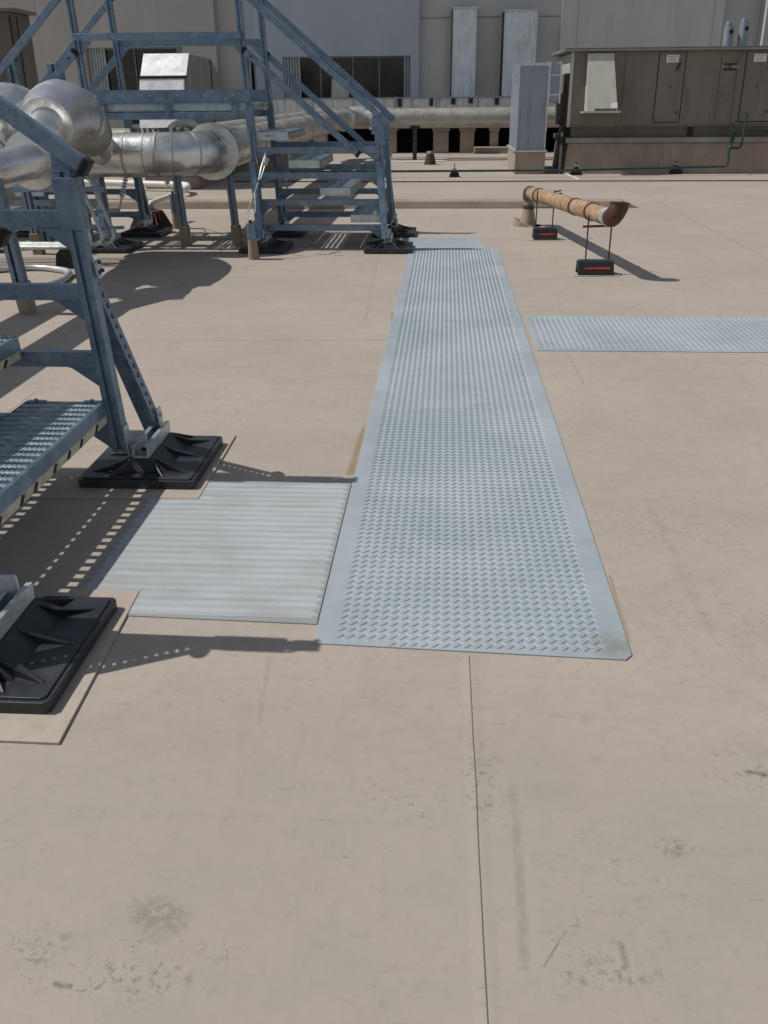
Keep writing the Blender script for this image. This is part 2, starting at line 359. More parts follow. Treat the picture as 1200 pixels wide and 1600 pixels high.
def text_mesh(name, body, size, mat, parent, loc, rot=(PI/2, 0, 0), ext=.001):
    cu = bpy.data.curves.new(name, 'FONT'); cu.body = body; cu.size = size; cu.extrude = ext; cu.align_x = 'CENTER'; cu.align_y = 'CENTER'
    o = bpy.data.objects.new(name, cu); COL.objects.link(o)
    dg = bpy.context.evaluated_depsgraph_get(); me = bpy.data.meshes.new_from_object(o.evaluated_get(dg)); bpy.data.objects.remove(o)
    r = bpy.data.objects.new(name, me); COL.objects.link(r); r.parent = parent; r.location = Vector(loc)-parent_loc(parent); r.rotation_euler = rot
    me.materials.clear(); me.materials.append(M[mat]); return r

# ------------------------------------------------------------------ ground
g = MB(); g.add([(-90, -20, 0), (90, -20, 0), (90, 90, 0), (-90, 90, 0)], [(0, 1, 2, 3)])
tag(g.build('roof_deck', 'ground'), kind='structure')

# ------------------------------------------------------------------ membrane patches, mats
def sheet(name, pts, z0, z1, mat, label, cat, group=None, bevel=.0015):
    o = MB().prism(pts, z0, z1, 'z').build(name, mat, None, False, bevel); return tag(o, label, cat, group)
sheet('membrane_patch', [(-1.85, 3.46), (-1.012, 3.47), (-1.02, 4.26), (-1.86, 4.26)], 0, .0085, 'patch',
      'beige membrane patch under the black foot beside the herringbone mat', 'roof patch', 'membrane patches under the stair feet')
sheet('membrane_patch', [(-1.75, 1.885), (-.985, 1.875), (-1.02, 2.685), (-1.8, 2.68)], 0, .0085, 'patch',
      'beige membrane patch under the nearest black foot at the left edge', 'roof patch', 'membrane patches under the stair feet')
hb = sheet('herringbone_mat', [(-1.235, 2.535), (-.385, 2.505), (-.385, 3.67), (-1.225, 3.69)], 0, .0045, 'chevron',
      'pale grey herringbone textured mat between stair feet and walkway', 'mat')
mb = MB(); ny = 47; dyr = 1.13/ny; vs, fs = mb.v, mb.f
for i in range(95):
    n = len(vs); x = -1.222+i*.0086
    for k in range(ny+1):
        y = 2.537+k*dyr; o = (k % 2)*.0225
        for dx, z in ((-.0038, .00451), (-.0014, .0052), (.0018, .0052), (.0038, .00451)): vs.append(Vector((min(x+o+dx, -.388), y, z)))
    for k in range(ny):
        for e in (0, 1, 2): fs.append((n+4*k+e, n+4*k+e+1, n+4*k+e+5, n+4*k+e+4))
mb.build('raised_rib', 'chevron', hb)

def lozenge_mat(name, x0, x1, y0, y1, mx, my, pu, pv, label, along_y=True, skew=0, corner=0):
    """vinyl mat: base sheet with a plain rim and raised diamond plate bars (all one surface pattern)"""
    m = MB(); z = .005
    m.prism([(x0, y0+skew), (x1-corner, y0-skew), (x1, y0-skew+corner*1.3), (x1, y1), (x0, y1)], 0, z, 'z')
    root = m.build(name, 'mat', None, False, .0012)
    b = MB(); vs = b.v; fs = b.f; L, Wd, hh = .0165, .0045, (.0031 if along_y else .0020)
    nx = int((x1-x0-2*mx)/(pu if along_y else pv)); ny = int((y1-y0-2*my)/(pv if along_y else pu))
    a0 = math.radians(44)
    for j in range(ny):
        for i in range(nx):
            for k in (0, 1):
                if along_y: cx = x0+mx+(i+.25+.5*k)*pu; cy = y0+my+(j+.3+.5*k)*pv
                else: cx = x0+mx+(i+.3+.5*k)*pv; cy = y0+my+(j+.25+.5*k)*pu
                if cy < y0+skew+.012-(cx-x0)/(x1-x0)*2*skew: continue
                a = a0 if k == 0 else -a0
                if not along_y: a = PI/2-a
                c, s_ = math.cos(a), math.sin(a); n = len(vs)
                for (u, v, h) in ((-L, 0, 0), (-L*.45, -Wd*.8, 0), (L*.45, -Wd*.8, 0), (L, 0, 0), (L*.45, Wd*.8, 0), (-L*.45, Wd*.8, 0),
                                  (-L*.7, 0, hh), (0, -Wd*.35, hh), (L*.7, 0, hh), (0, Wd*.35, hh)):
                    vs.append(Vector((cx+u*c-v*s_, cy+u*s_+v*c, z+h)))
                fs += [(n+q[0], n+q[1], n+q[2], n+q[3]) if len(q) == 4 else (n+q[0], n+q[1], n+q[2]) for q in
                       ((0, 1, 6), (1, 7, 6), (1, 2, 7), (2, 8, 7), (2, 3, 8), (3, 4, 8), (4, 9, 8), (4, 5, 9), (5, 6, 9), (5, 0, 6), (6, 7, 8, 9))]
    b.build('raised_tread', 'mat', root)
    return tag(root, label, 'walkway mat')
lozenge_mat('walkway_mat', -.381, .59, 2.37, 10.36, .072, .012, .0330, .039, 'long blue grey diamond plate walkway mat running up the roof', True, .022, .022)
lozenge_mat('walkway_mat', .625, 6.6, 5.985, 7.03, .03, .05, .0335, .039, 'crosswise blue grey diamond plate mat reaching the right edge', False, 0)
m = MB().prism([(-.45, 10.39), (.47, 10.40), (.37, 11.2), (-.44, 11.22)], 0, .004, 'z')
tag(m.build('landing_mat', 'mat', None, False, .001), 'short smooth grey mat behind the far end of the long walkway', 'mat')

# ------------------------------------------------------------------ crossover stairs
def foot_part(parent, cx, cy, sy, hw=.255, hd=.29):
    """black plastic foot with ribs, galvanised channel on its hub"""
    b = MB()
    for (a, z0, z1, c) in ((0, .0095, .046, .0), (.0, .046, .052, .014)):
        x0, x1, y0, y1 = cx-hw+c, cx+hw-c, cy-hd+c, cy+hd-c; k = .012
        b.prism([(x0+k, y0), (x1-k, y0), (x1, y0+k), (x1, y1-k), (x1-k, y1), (x0+k, y1), (x0, y1-k), (x0, y0+k)], z0, z1, 'z')
    # hub frustum
    lo = [(cx-.12, cy-.2), (cx+.12, cy-.2), (cx+.12, cy+.2), (cx-.12, cy+.2)]; hi = [(cx-.045, cy-.17), (cx+.045, cy-.17), (cx+.045, cy+.17), (cx-.045, cy+.17)]
    b.add([(x, y, .052) for x, y in lo]+[(x, y, .105) for x, y in hi], [(0, 1, 5, 4), (1, 2, 6, 5), (2, 3, 7, 6), (3, 0, 4, 7), (4, 5, 6, 7), (3, 2, 1, 0)])
    # tapered ribs
    for (sx, yy_) in ((1, -.15), (1, 0), (1, .15), (-1, -.15), (-1, 0), (-1, .15)):
        y = cy+yy_*1.0; ye = cy+yy_*1.35
        p = [(cx+sx*.045, y, .050), (cx+sx*(hw-.045), ye, .050), (cx+sx*(hw-.045), ye, .055), (cx+sx*.11, y, .080), (cx+sx*.045, y, .104)]
        t_ = .008; b.add([(x, yq-t_, z) for x, yq, z in p]+[(x, yq+t_, z) for x, yq, z in p],
                        [(0, 1, 2, 3, 4), (9, 8, 7, 6, 5)]+[(i, (i+1) % 5, 5+(i+1) % 5, 5+i) for i in range(5)])
    for s2 in (1, -1):
        for xx in (-.045, .045):
            y0 = cy+s2*.17; y1 = cy+s2*(hd-.03); xe = cx+xx*2.6; x0 = cx+xx; t_ = .006
            p = [(x0, y0, .050), (xe, y1, .050), (xe, y1, .055), (x0, y0, .104)]
            b.add([(x-t_, y, z) for x, y, z in p]+[(x+t_, y, z) for x, y, z in p], [(0, 1, 2, 3), (7, 6, 5, 4)]+[(i, (i+1) % 4, 4+(i+1) % 4, 4+i) for i in range(4)])
    f = b.build('foot', 'black', parent, False, .004)
    c = MB(); y0, y1 = cy-.175, cy+.175; X0 = cx-.035
    c.box(X0, X0+.07, y0, y1, .1055, .112); c.box(X0, X0+.006, y0, y1, .112, .162); c.box(X0+.064, X0+.07, y0, y1, .112, .162)
    c.box(X0+.006, X0+.018, y0+.004, y1-.004, .155, .1615); c.box(X0+.052, X0+.064, y0+.004, y1-.004, .155, .1615)
    c.build('channel', 'steel_light', f, False, .001)
    n = MB()
    for yb in (cy-.12, cy+.12): n.disc((cx, yb, .13), .014, .018, (0, 0, 1), 6)
    n.build('bolt', 'rust_dark', f)
    return f

CH = [(-.032, -.032), (-.008, -.032), (-.008, -.012), (.008, -.012), (.008, -.032), (.032, -.032), (.032, .032), (-.032, .032)]
def staircase(name, label, X0, Yf, Yb, lean, flights, fdy, foot_dx, teeth=False, marks=False, ZR=(.225, .49, .765, 1.015), rl=(2.31, 1.275, .80, 2.60), ro=.05, ml=(1.97, .985, .893, 1.96)):
    Xm = X0-2.21
    root = thing(name, label, 'metal staircase', (X0, (Yf+Yb)/2, 0))
    def B(mb, nm, mat='steel', par=root, **k): mb.lean(lean); return mb.build(nm, mat, par, **k)
    zt = 1.375
    for s in flights:
        X = lambda u: Xm+s*u
        for fi, (Y, oy) in enumerate(((Yf, -1), (Yb, 1))):
            # posts: one short at the bottom of the flight, one tall beside the platform
            for u, top in ((2.21, 1.285), (.86, 2.66)):
                pr = [(p, q*(-oy)) if False else (p, q) for p, q in CH]
                mb = MB().bar((X(u), Y, .125), (X(u), Y, top), 0, 0, (0, 1, 0), pr)
                mb.box(X(u)-.034, X(u)+.034, Y-.034, Y+.034, top, top+.006)
                B(mb, 'post', bevel=.002)
                B(MB().box(X(u)-.045, X(u)+.045, Y-.040, Y+.040, top-.02-.2, top-.02) if u > 1 else
                  MB().box(X(u)-.04, X(u)+.04, Y-.038, Y+.038, 1.2, 1.45), 'bracket', bevel=.003)
                foot_part(root, X(u)+foot_dx, Y+fdy[fi], oy)
                # slotted diagonal brace on the outer side
                ya = Y+fdy[fi]+oy*.15 if abs(fdy[fi]+oy*.15) > .12 else Y+oy*.16
                a = Vector((X(u)+foot_dx+.004, ya, .135)); b_ = Vector((X(u)+.012, Y+oy*.036, .90))
                d = b_-a; L = d.length; d.normalize(); wv = Vector((1, 0, 0)).cross(d).normalized()
                mb = MB()
                for e in (-1, 1): mb.bar(a+wv*e*.0225, b_+wv*e*.0225, .024, .006, (1, 0, 0))
                for e in (-1, 1): mb.bar(a+wv*e*.034-Vector((.03, 0, 0)), b_+wv*e*.034-Vector((.03, 0, 0)), .004, .066, (1, 0, 0))
                k = 0
                while k*.05 < L-.03:
                    p = a+d*(k*.05); mb.bar(p, p+d*.026, .024, .006, (1, 0, 0)); k += 1
                B(mb, 'brace')
                mb = MB().box(X(u)-.034, X(u)+foot_dx+.03, Y-.005, Y+.005, .105, .215).box(X(u)+.0325, X(u)+.0385, Y-.03, Y+.03, .11, .24)
                B(mb, 'base_lug', 'steel_light', bevel=.002)
                mb = MB().box(X(u)+foot_dx+.010, X(u)+foot_dx+.016, ya-.028, ya+.028, .112, .235).disc((X(u)+foot_dx+.02, ya, .20), .012, .012, (1, 0, 0), 6)
                B(mb, 'brace_lug', 'steel_light', bevel=.002)
                mb = MB().disc((X(u)+.038, Y+oy*.05, .905), .042, .008, (1, .15, 0), 14)
                pl = B(mb, 'knee_plate', 'steel_light')
                mb = MB()
                for q in ((.0, .025), (.02, -.012), (-.02, -.014)): mb.disc((X(u)+.046, Y+oy*.05+q[0], .905+q[1]), .009, .012, (1, 0, 0), 6)
                B(mb, 'bolt', 'rod', pl)
            # rungs of the side frame, with gusset plates under their ends
            for k, z in enumerate(ZR):
                mb = MB()
                u0, u1 = .892, 2.178
                mb.bar((X(u0), Y, z), (X(u1), Y, z), .064, .045)
                for (uu, e) in ((u1, -1), (u0, 1)):
                    x = X(uu)
                    mb.prism([(x, z-.034), (x+s*e*.14, z-.034), (x+s*e*.11, z-.045), (x, z-.13)], Y-.004, Y+.004)
                B(mb, 'rung', bevel=.002)
            # hand rails
            def rail(u0, z0, u1, z1, nm='hand_rail', cap=(), hw=.05):
                mb = MB().bar((X(u0), Y+oy*ro, z0), (X(u1), Y+oy*ro, z1), .066, hw)
                r = B(mb, nm, bevel=.006)
                for c in cap:
                    (ua, za), (ub, zb) = ((u0, z0), (u1, z1)) if c == 0 else ((u1, z1), (u0, z0))
                    dd = Vector((X(ua)-X(ub), 0, za-zb)).normalized(); p = Vector((X(ua), Y+oy*ro, za))
                    B(MB().bar(p, p+dd*.03, .070, .062), 'end_cap', 'rubber', r, bevel=.004)
                mb = MB()
                for (ua, za) in ((u0, z0), (u1, z1)):
                    mb.disc((X(ua)*.9+X((u0+u1)/2)*.1, Y+oy*(ro+.033), za*.9+.1*(z0+z1)/2), .011, .01, (0, 1, 0), 6)
                B(mb, 'bolt', 'rod', r)
            rail(*rl, cap=(0,) if teeth else ())
            rail(*ml, 'mid_rail', cap=(0, 1))
            # wedge plate that carries the hand rail on the bottom post
            mb = MB().prism([(X(2.26), 1.30), (X(2.16), 1.40), (X(2.13), 1.17), (X(2.25), 1.17)], Y+oy*.034, Y+oy*.042)
            B(mb, 'rail_bracket', bevel=.001)
        # treads
        Z0 = .35
        for k in range(4):
            ue = 2.19-.315*k; ub = ue-.345; zt_ = Z0+.28*k; y0, y1 = Yf+.03, Yb-.03
            mb = MB(); n = int((y1-y0-.06)/.058)
            w1, w2 = .022, .120
            for q in range(3):
                a = ub+q*(w1+w2); mb.box(X(a), X(a+w1), y0+.02, y1-.02, zt_-.028, zt_-.018)
            for j in range(n+1):
                yc = y0+.045+j*.058; h_ = .0145
                mb.box(X(ub+.004), X(ue-.012), yc-h_, yc-h_+.003, zt_-.03, zt_+.006); mb.box(X(ub+.004), X(ue-.012), yc+h_-.003, yc+h_, zt_-.03, zt_+.006)
                mb.box(X(ub+.004), X(ue-.012), yc-h_+.003, yc+h_-.003, zt_-.002, zt_+.0045)
                if teeth and k < 2:
                    for q in range(17):
                        uu = ub+.02+q*.018
                        mb.box(X(uu), X(uu+.008), yc-.0135, yc-.0095, zt_+.004, zt_+.0095); mb.box(X(uu), X(uu+.008), yc+.0095, yc+.0135, zt_+.004, zt_+.0095)
            tr = B(mb, 'tread', 'tread')
            mb = MB()
            for (uu, th) in ((ub, .004), (ue-.008, .008)): mb.box(X(uu), X(uu+th), y0, y1, zt_-.05 if uu > ub+.1 else zt_-.075, zt_+.007)
            mb.box(X(ue-.02), X(ue-.008), y0, y1, zt_+.002, zt_+.007)
            B(mb, 'tread_edge', 'steel', tr, bevel=.001)
            mb = MB()
            for y in (y0, y1-.006): mb.box(X(ub+.004), X(ue-.0082), y, y+.006, zt_-.075, zt_+.004)
            B(mb, 'end_plate', 'steel_light', tr)
            mb = MB(); mb.box(X(ue-.016), X(ue-.004), y0+.007, y1-.007, zt_-.085, zt_-.0502) if teeth else mb.box(X(ue+.0002), X(ue+.005), y0+.01, y1-.01, zt_-.074, zt_-.022)
            nz = B(mb, 'nosing_strip', 'cream', tr)
            mb = MB(); j = 0
            while y0+.05+j*.15 < y1-.05:
                y = y0+.05+j*.15
                if teeth: y += random.uniform(-.03, .03); mb.add([(X(ue-.003), y, zt_-.084), (X(ue-.003), y+.03, zt_-.084), (X(ue-.003), y+.06, zt_-.06), (X(ue-.003), y+.035, zt_-.054)], [(0, 1, 2, 3)])
                else: mb.add([(X(ue+.0055), y, zt_-.068), (X(ue+.0055), y+.05, zt_-.068), (X(ue+.0055), y+.075, zt_-.03), (X(ue+.0055), y+.025, zt_-.03)], [(0, 1, 2, 3)])
                j += 1
            B(mb, 'nosing_mark', 'ink', tr)
            # mounting ears that bolt the tread to the rungs
            mb = MB()
            for y, e in ((y0, 1), (y1, -1)):
                for uu in (ub+.05, ue-.05): mb.box(X(uu-.04), X(uu+.04), y, y+e*.03, zt_+.0072, zt_+.0102); mb.disc((X(uu), y+e*.016, zt_+.014), .009, .01, (0, 0, 1), 6)
            B(mb, 'mounting_ear', 'steel', tr)
            if marks and k == 3:
                text_mesh('stencil', 'SM11', .04, 'ink', tr, (X((ub+ue)/2-.03)-lean*zt_, y0-.001, zt_-.035))
    # platform
    u0 = -.86 if 'l' in flights or -1 in flights else -.3
    xa, xb = Xm+u0, Xm+.86
    for Y, oy in ((Yf, -1), (Yb, 1)):
        B(MB().box(xa+.033, xb-.033, Y-.022, Y+.022, zt-.05, zt+.02), 'deck_beam', bevel=.002)
        tb = B(MB().box(xa-.03, xb+.03, Y+oy*.036, Y+oy*.042, zt+.115, zt+.235).box(xa-.03, xb+.03, Y+oy*.034, Y+oy*.052, zt+.105, zt+.115), 'toe_board', bevel=.002)
        mb = MB()
        for k in range(6): mb.disc((xa+.12+k*.29, Y+oy*.046, zt+.18), .01, .012, (0, 1, 0), 6)
        B(mb, 'bolt', 'steel_light', tb)
        mb = MB()
        for x in (xa+.15, (xa+xb)/2, xb-.15): mb.box(x-.03, x+.03, Y+oy*.024, Y+oy*.034, zt-.03, zt+.13)
        B(mb, 'toe_bracket', bevel=.001)
        for z, hgt in ((2.105, .066), (2.62, .066)):
            mb = MB().bar((xa-.01, Y+oy*.06, z), (xb+.01, Y+oy*.06, z), hgt, .058)
            B(mb, 'platform_rail', bevel=.006)
        for x, e in ((xa, 1), (xb, -1)):
            B(MB().prism([(x+e*.03, 2.07), (x+e*.16, 2.07), (x+e*.03, 1.93)], Y-.004, Y+.004), 'gusset')
    for k in range(3):
        y0 = Yf+.04+k*(Yb-Yf-.08)/3; y1 = y0+(Yb-Yf-.08)/3-.012; mb = MB()
        n = int((xb-xa)/.058)
        for q in range(4):
            yq = y0+q*(y1-y0-.02)/3; mb.box(xa, xb, yq, yq+.02, zt+.082, zt+.096)
        for j in range(n):
            xc = xa+.03+j*.058; mb.box(xc-.0135, xc+.0135, y0, y1, zt+.098, zt+.106)
        mb.box(xa, xb, y0-.001, y0+.004, zt+.03, zt+.108); mb.box(xa, xb, y1-.004, y1+.001, zt+.03, zt+.108)
        B(mb, 'deck_plank', 'tread')
    mb = MB()
    for k in range(6):
        x = xa+.1+k*(xb-xa-.2)/5; mb.box(x-.02, x+.02, Yf+.025, Yb-.025, zt-.03, zt+.029)
    B(mb, 'joist')
    if marks:
        mb = MB().box(xb-.02, xb-.01, Yf+.05, Yb-.05, zt+.04, zt+.108); B(mb, 'nosing_strip', 'cream')
        mb = MB()
        for j in range(8):
            y = Yf+.1+j*.15; mb.add([(xb-.008, y, zt+.05), (xb-.008, y+.05, zt+.05), (xb-.008, y+.075, zt+.1), (xb-.008, y+.025, zt+.1)], [(0, 1, 2, 3)])
        B(mb, 'nosing_mark', 'ink')
    return root

staircase('crossover_staircase', 'blue grey crossover stair with platform spanning the pipes at the far mat end', -.645, 10.36, 11.6, .048, (1, -1), (-.08, -.10), .045, marks=True)
staircase('crossover_staircase', 'large nearby galvanised stair cut by the left edge, beside the herringbone mat', -1.40, 2.40, 3.73, .07, (1,), (-.12, .12), .09, teeth=True,
          ZR=(.25, .536, .818, 1.108), rl=(2.285, 1.31, .80, 2.445), ro=0., ml=(1.885, 1.04, .893, 1.80))

# ------------------------------------------------------------------ insulated pipes
def ring(mb, c, d, r, w_=.03, n=28): mb.disc(c, r, w_, d, n)
def pipe_thing(label, parts, loc, group='insulated pipes on the roof'):
    t = thing('insulated_pipe', label, 'pipe', loc, group)
    for nm, mb, mat in parts: mb.build(nm, mat, t, True)
    return t
YA, ZA, RA = 9.95, 1.0, .215
XA = -2.52
run = MB().tube([(-3.95, YA, ZA), (XA, YA, ZA), (XA, 11.9, ZA)], RA, 32, .55, True, 10)
run2 = MB().tube([(XA, 11.9, ZA), (XA, 25.2, ZA), (9.5, 25.2, ZA-.02)], RA, 32, .55, True, 10)
band = MB()
for x in (-3.28, -2.95): band.tube([(x-.012, YA, ZA), (x+.012, YA, ZA)], RA+.005, 32)
for y in (12.6, 14.1, 15.6, 17.1, 18.6, 20.1, 21.6, 23.1): band.tube([(XA, y-.012, ZA), (XA, y+.012, ZA)], RA+.006, 32)
for x in (-1.2, 0, 1.2, 2.4, 3.6): band.tube([(x-.012, 25.2, ZA-.01), (x+.012, 25.2, ZA-.01)], RA+.006, 32)
P0, P1, P2 = Vector((XA-.55, YA, ZA)), Vector((XA, YA, ZA)), Vector((XA, YA+.55, ZA))
for u in (.0, .25, .5, .75):
    p = P0*(1-u)**2+P1*2*u*(1-u)+P2*u*u; d = ((P1-P0)*(1-u)+(P2-P1)*u).normalized(); band.tube([p-d*.006, p+d*.006], RA+.004, 32)
band.bar((-3.9, YA-RA*.985, ZA+.045), (XA-.55, YA-RA*.985, ZA+.045), .012, .006)
fl = MB(); fl.tube([(XA, 10.46, ZA), (XA, 10.50, ZA)], RA+.075, 36); fl.tube([(XA, 10.5, ZA), (XA, 10.8, ZA)], RA+.028, 32)
fl.tube([(XA, 24.2, ZA), (XA, 24.6, ZA)], RA+.06, 32); fl.tube([(-1.95, 25.2, ZA), (-1.6, 25.2, ZA)], RA+.06, 32)
pipe_thing('front silver jacketed pipe that elbows back beneath the platform and turns right', [('pipe_run', run, 'jacket'), ('pipe_run', run2, 'jacket_old'), ('band', band, 'jacket_old'), ('elbow_flange', fl, 'jacket')], (-3, YA, 0))
YB, XB = 11.15, -3.12
run = MB().tube([(-6.4, YB, ZA+.02), (XB, YB, ZA+.02), (XB, 25.9, ZA+.02), (9.5, 25.9, ZA+.02)], .2, 32, .5, True, 10)
fl = MB().tube([(XB, 11.66, ZA+.02), (XB, 11.7, ZA+.02)], .285, 36); fl.tube([(XB, 24.6, ZA+.02), (XB, 25.0, ZA+.02)], .26, 32); fl.tube([(-2.5, 25.9, ZA+.02), (-2.1, 25.9, ZA+.02)], .26, 32)
band = MB()
for y in (13, 14.5, 16, 17.5, 19, 20.5, 22): band.tube([(XB, y-.012, ZA+.02), (XB, y+.012, ZA+.02)], .206, 32)
pipe_thing('second jacketed pipe running back behind and left of the front pipe', [('pipe_run', run, 'jacket_old'), ('band', band, 'jacket_old'), ('elbow_flange', fl, 'jacket')], (-3.6, YB, 0))

def spline(ctl, rs, m=6):
    path = []; rad = []
    for i in range(len(ctl)-1):
        p0, p1, p2, p3 = ctl[max(i-1, 0)], ctl[i], ctl[i+1], ctl[min(i+2, len(ctl)-1)]
        for k in range(m):
            u = k/m; path.append(.5*((2*p1)+(p2-p0)*u+(2*p0-5*p1+4*p2-p3)*u*u+(3*p1-p0-3*p2+p3)*u**3)); rad.append(rs[i]*(1-u)+rs[i+1]*u)
    return path+[ctl[-1]], rad+[rs[-1]]
def gooseneck(o, label):
    o = Vector(o); t = thing('gooseneck_pipe', label, 'pipe', Vector((-3.5, 9.0, 0))+o, 'gooseneck elbows of the insulated pipes')
    q = lambda x, y, Y: yy(x, y, Y)+o
    MB().tube([q(172, 240, 9.93), q(156, 232, 9.8), q(140, 212, 9.62)], .165, 28).build('riser', 'jacket', t, True)
    path, rad = spline([q(142, 214, 9.62), q(130, 196, 9.42), q(114, 181, 9.15), q(94, 176, 8.85), q(80, 184, 8.5), q(72, 196, 8.22)], [.205, .235, .262, .275, .255, .212])
    MB().tube(path, rad, 36).build('elbow_jacket', 'jacket', t, True)
    for k in (1, 3, 5, 7, 11): p = path[k]; d = (path[k+1]-path[k-1]).normalized(); MB().tube([p-d*.007, p+d*.007], rad[k]+.010, 36).build('band', 'jacket_old', t, True)
    for k in range(2, 26, 3):
        p = path[k]; d = (path[k+1]-path[k-1]).normalized(); n_ = (Vector((-.6, -.75, .3))-d*d.dot(Vector((-.6, -.75, .3)))).normalized()
        MB().disc(p+n_*(rad[k]+.001), .009, .006, n_, 8).build('rivet', 'jacket_old', t, True)
    e = path[-1]; d = (path[-1]-path[-2]).normalized()
    MB().tube([e-d*.012, e+d*.012], .222, 36).build('rim', 'jacket', t, True)
    MB().tube([e-d*.05, e+d*.08, q(62, 222, 7.95)], .135, 28).build('drop_pipe', 'jacket', t, True)
    path, rad = spline([q(62, 222, 8.0), q(66, 238, 7.92), q(60, 249, 7.78), q(50, 251, 7.6)], [.19, .212, .222, .215])
    MB().tube(path, rad, 36).build('lower_elbow', 'jacket', t, True)
    for k in (9, 15): p = path[k]; d = (path[k+1]-path[k-1]).normalized(); MB().tube([p-d*.007, p+d*.007], rad[k]+.010, 36).build('band', 'jacket_old', t, True)
    e = path[-1]; MB().tube([e, e+Vector((0, -.02, 0))], .222, 36).build('rim', 'jacket', t, True)
    MB().tube([e+Vector((0, .05, 0)), Vector((-3.46, 7.2, 1.035))+o, Vector((-3.46, 3.2, 1.035))+o], .138, 28).build('pipe_run', 'jacket', t, True)
gooseneck((0, 0, 0), 'shiny gooseneck pipe elbow with bands nearest the platform')
gooseneck((-.50, .05, -.02), 'shiny gooseneck pipe elbow at the left edge behind the near rail')

# strut posts of the pipe rack
def strut(x, y, ztop, tilt, label, w_=.075, sleeve=.22, dx=0.):
    t = thing('pipe_rack_post', label, 'steel post', (x, y, 0), 'posts of the pipe rack')
    p = [(a*w_/.064, b*w_/.064) for a, b in CH]
    MB().bar((x-tilt*sleeve, y, sleeve-.02), (x-tilt*ztop, y, ztop), 0, 0, (0, 1, 0), p).build('post', 'steel', t, False, .002)
    if sleeve:
        s_ = MB(); a, b = .052, w_/2+.014
        vs = [(x-a, y-a, 0), (x+a, y-a, 0), (x+a, y+a, 0), (x-a, y+a, 0)]; xt = x-tilt*sleeve
        vs += [(xt-b, y-b, sleeve), (xt+b, y-b, sleeve), (xt+b, y+b, sleeve), (xt-b, y+b, sleeve)]
        s_.add(vs, [(0, 1, 5, 4), (1, 2, 6, 5), (2, 3, 7, 6), (3, 0, 4, 7), (4, 5, 6, 7)]).build('boot', 'sleeve', t, False, .008)
    return t
g1 = gz(292, 383); g2 = gz(372, 383); g4 = gz(45, 490); g5 = gz(62, 397)
strut(g1.x, g1.y, .80, .06, 'blue grey pipe rack post left of the two under the front pipe')
strut(g2.x, g2.y, .80, .06, 'blue grey pipe rack post below the pipe elbow, beside the stair')
strut(g4.x, g4.y, 1.0, .09, 'wide pipe rack post nearest the camera behind the left stair rungs', .09, .25)
strut(g5.x, g5.y, .85, .06, 'pipe rack post far left between the stair rungs')
strut(-4.06, 10.55, 1.87, .05, 'blue grey strut post rising behind the gooseneck nearest the platform', .13, 0)
strut(-4.52, 10.55, 1.89, .05, 'pale strut post rising behind the leftmost gooseneck', .11, 0)
t = thing('pipe_rack_crossbar', 'steel crossbar carrying the silver pipes on the rack posts', 'steel beam', (-2.7, 10.63, .78))
MB().bar((-3.6, 10.63, .755), (-1.98, 10.63, .755), .05, .06).build('crossbar', 'steel', t, False, .002)
MB().bar((-4.3, 9.35, .72), (-3.35, 9.35, .72), .05, .06).build('crossbar', 'steel', t, False, .002)

# short posts with chains
def chain_post(px, py, ztop, label):
    q = gz(px, py); t = thing('bollard_post', label, 'post', q, 'short capped posts with wires')
    MB().tube([(q.x, q.y, 0), (q.x-.005, q.y, .2)], [.058, .048], 14).build('boot', 'sleeve', t, True)
    MB().tube([(q.x-.005, q.y, .2), (q.x-.015, q.y, ztop)], .05, 14).build('post', 'steel', t, True)
    MB().tube([(q.x-.015, q.y, ztop), (q.x-.015, q.y, ztop+.03)], .018, 10).build('eye_bolt', 'rod', t, True)
    return q
q = chain_post(397, 405, .36, 'short grey capped post with wire sling in front of far stair')
w_ = MB(); a = Vector((q.x-.015, q.y, .39)); e = yy(415, 240, 10.2)
w_.tube([a, yy(386, 335, 9.7), yy(396, 305, 9.8), yy(404, 285, 9.9)], .006, 6); w_.tube([a, yy(399, 330, 9.7), yy(398, 300, 9.8)], .006, 6)
w_.tube([yy(404, 282, 9.95), yy(408, 262, 10.0), e], .009, 6); w_.tube([yy(407, 280, 9.95), yy(413, 262, 10.0), e], .007, 6)
for px, py in ((398, 306), (397, 315), (417, 250), (415, 256)):
    p = yy(px, py, 9.9); w_.disc(p, .022, .02, (0, 1, 0), 8)
tag(w_.build('wire_sling', 'conduit', None, True), 'slack wire sling from the short post up to the stair frame', 'wire rope')
q = chain_post(277, 357, .42, 'short grey capped post behind the front pipe posts')
w_ = MB().tube([(q.x, q.y, .45), yy(272, 275, 11.6), yy(262, 262, 10.8), yy(243, 268, 10.2)], .006, 6).tube([(q.x, q.y, .45), yy(258, 285, 11.6), yy(245, 268, 10.2)], .006, 6)
for px, py in ((264, 277), (262, 285), (250, 275)): w_.disc(yy(px, py, 11.2), .022, .02, (0, 1, 0), 8)
tag(w_.build('wire_sling', 'conduit', None, True), 'thin wire sling hanging below the silver pipe', 'wire rope')

# hanging chain behind the far stair
c_ = MB()
for k in range(13):
    p = yy(450+3*math.sin(k*.5), 232+k*5.2, 11.75); pts = [p+Vector((.014*math.cos(a)*(1 if k % 2 else .2), .014*math.cos(a)*(.2 if k % 2 else 1), .028*math.sin(a))) for a in [i*PI/4 for i in range(9)]]
    c_.tube(pts, .005, 6)
tag(c_.build('chain', 'conduit', None, True), 'chain hanging from the back frame of the far stair', 'chain')

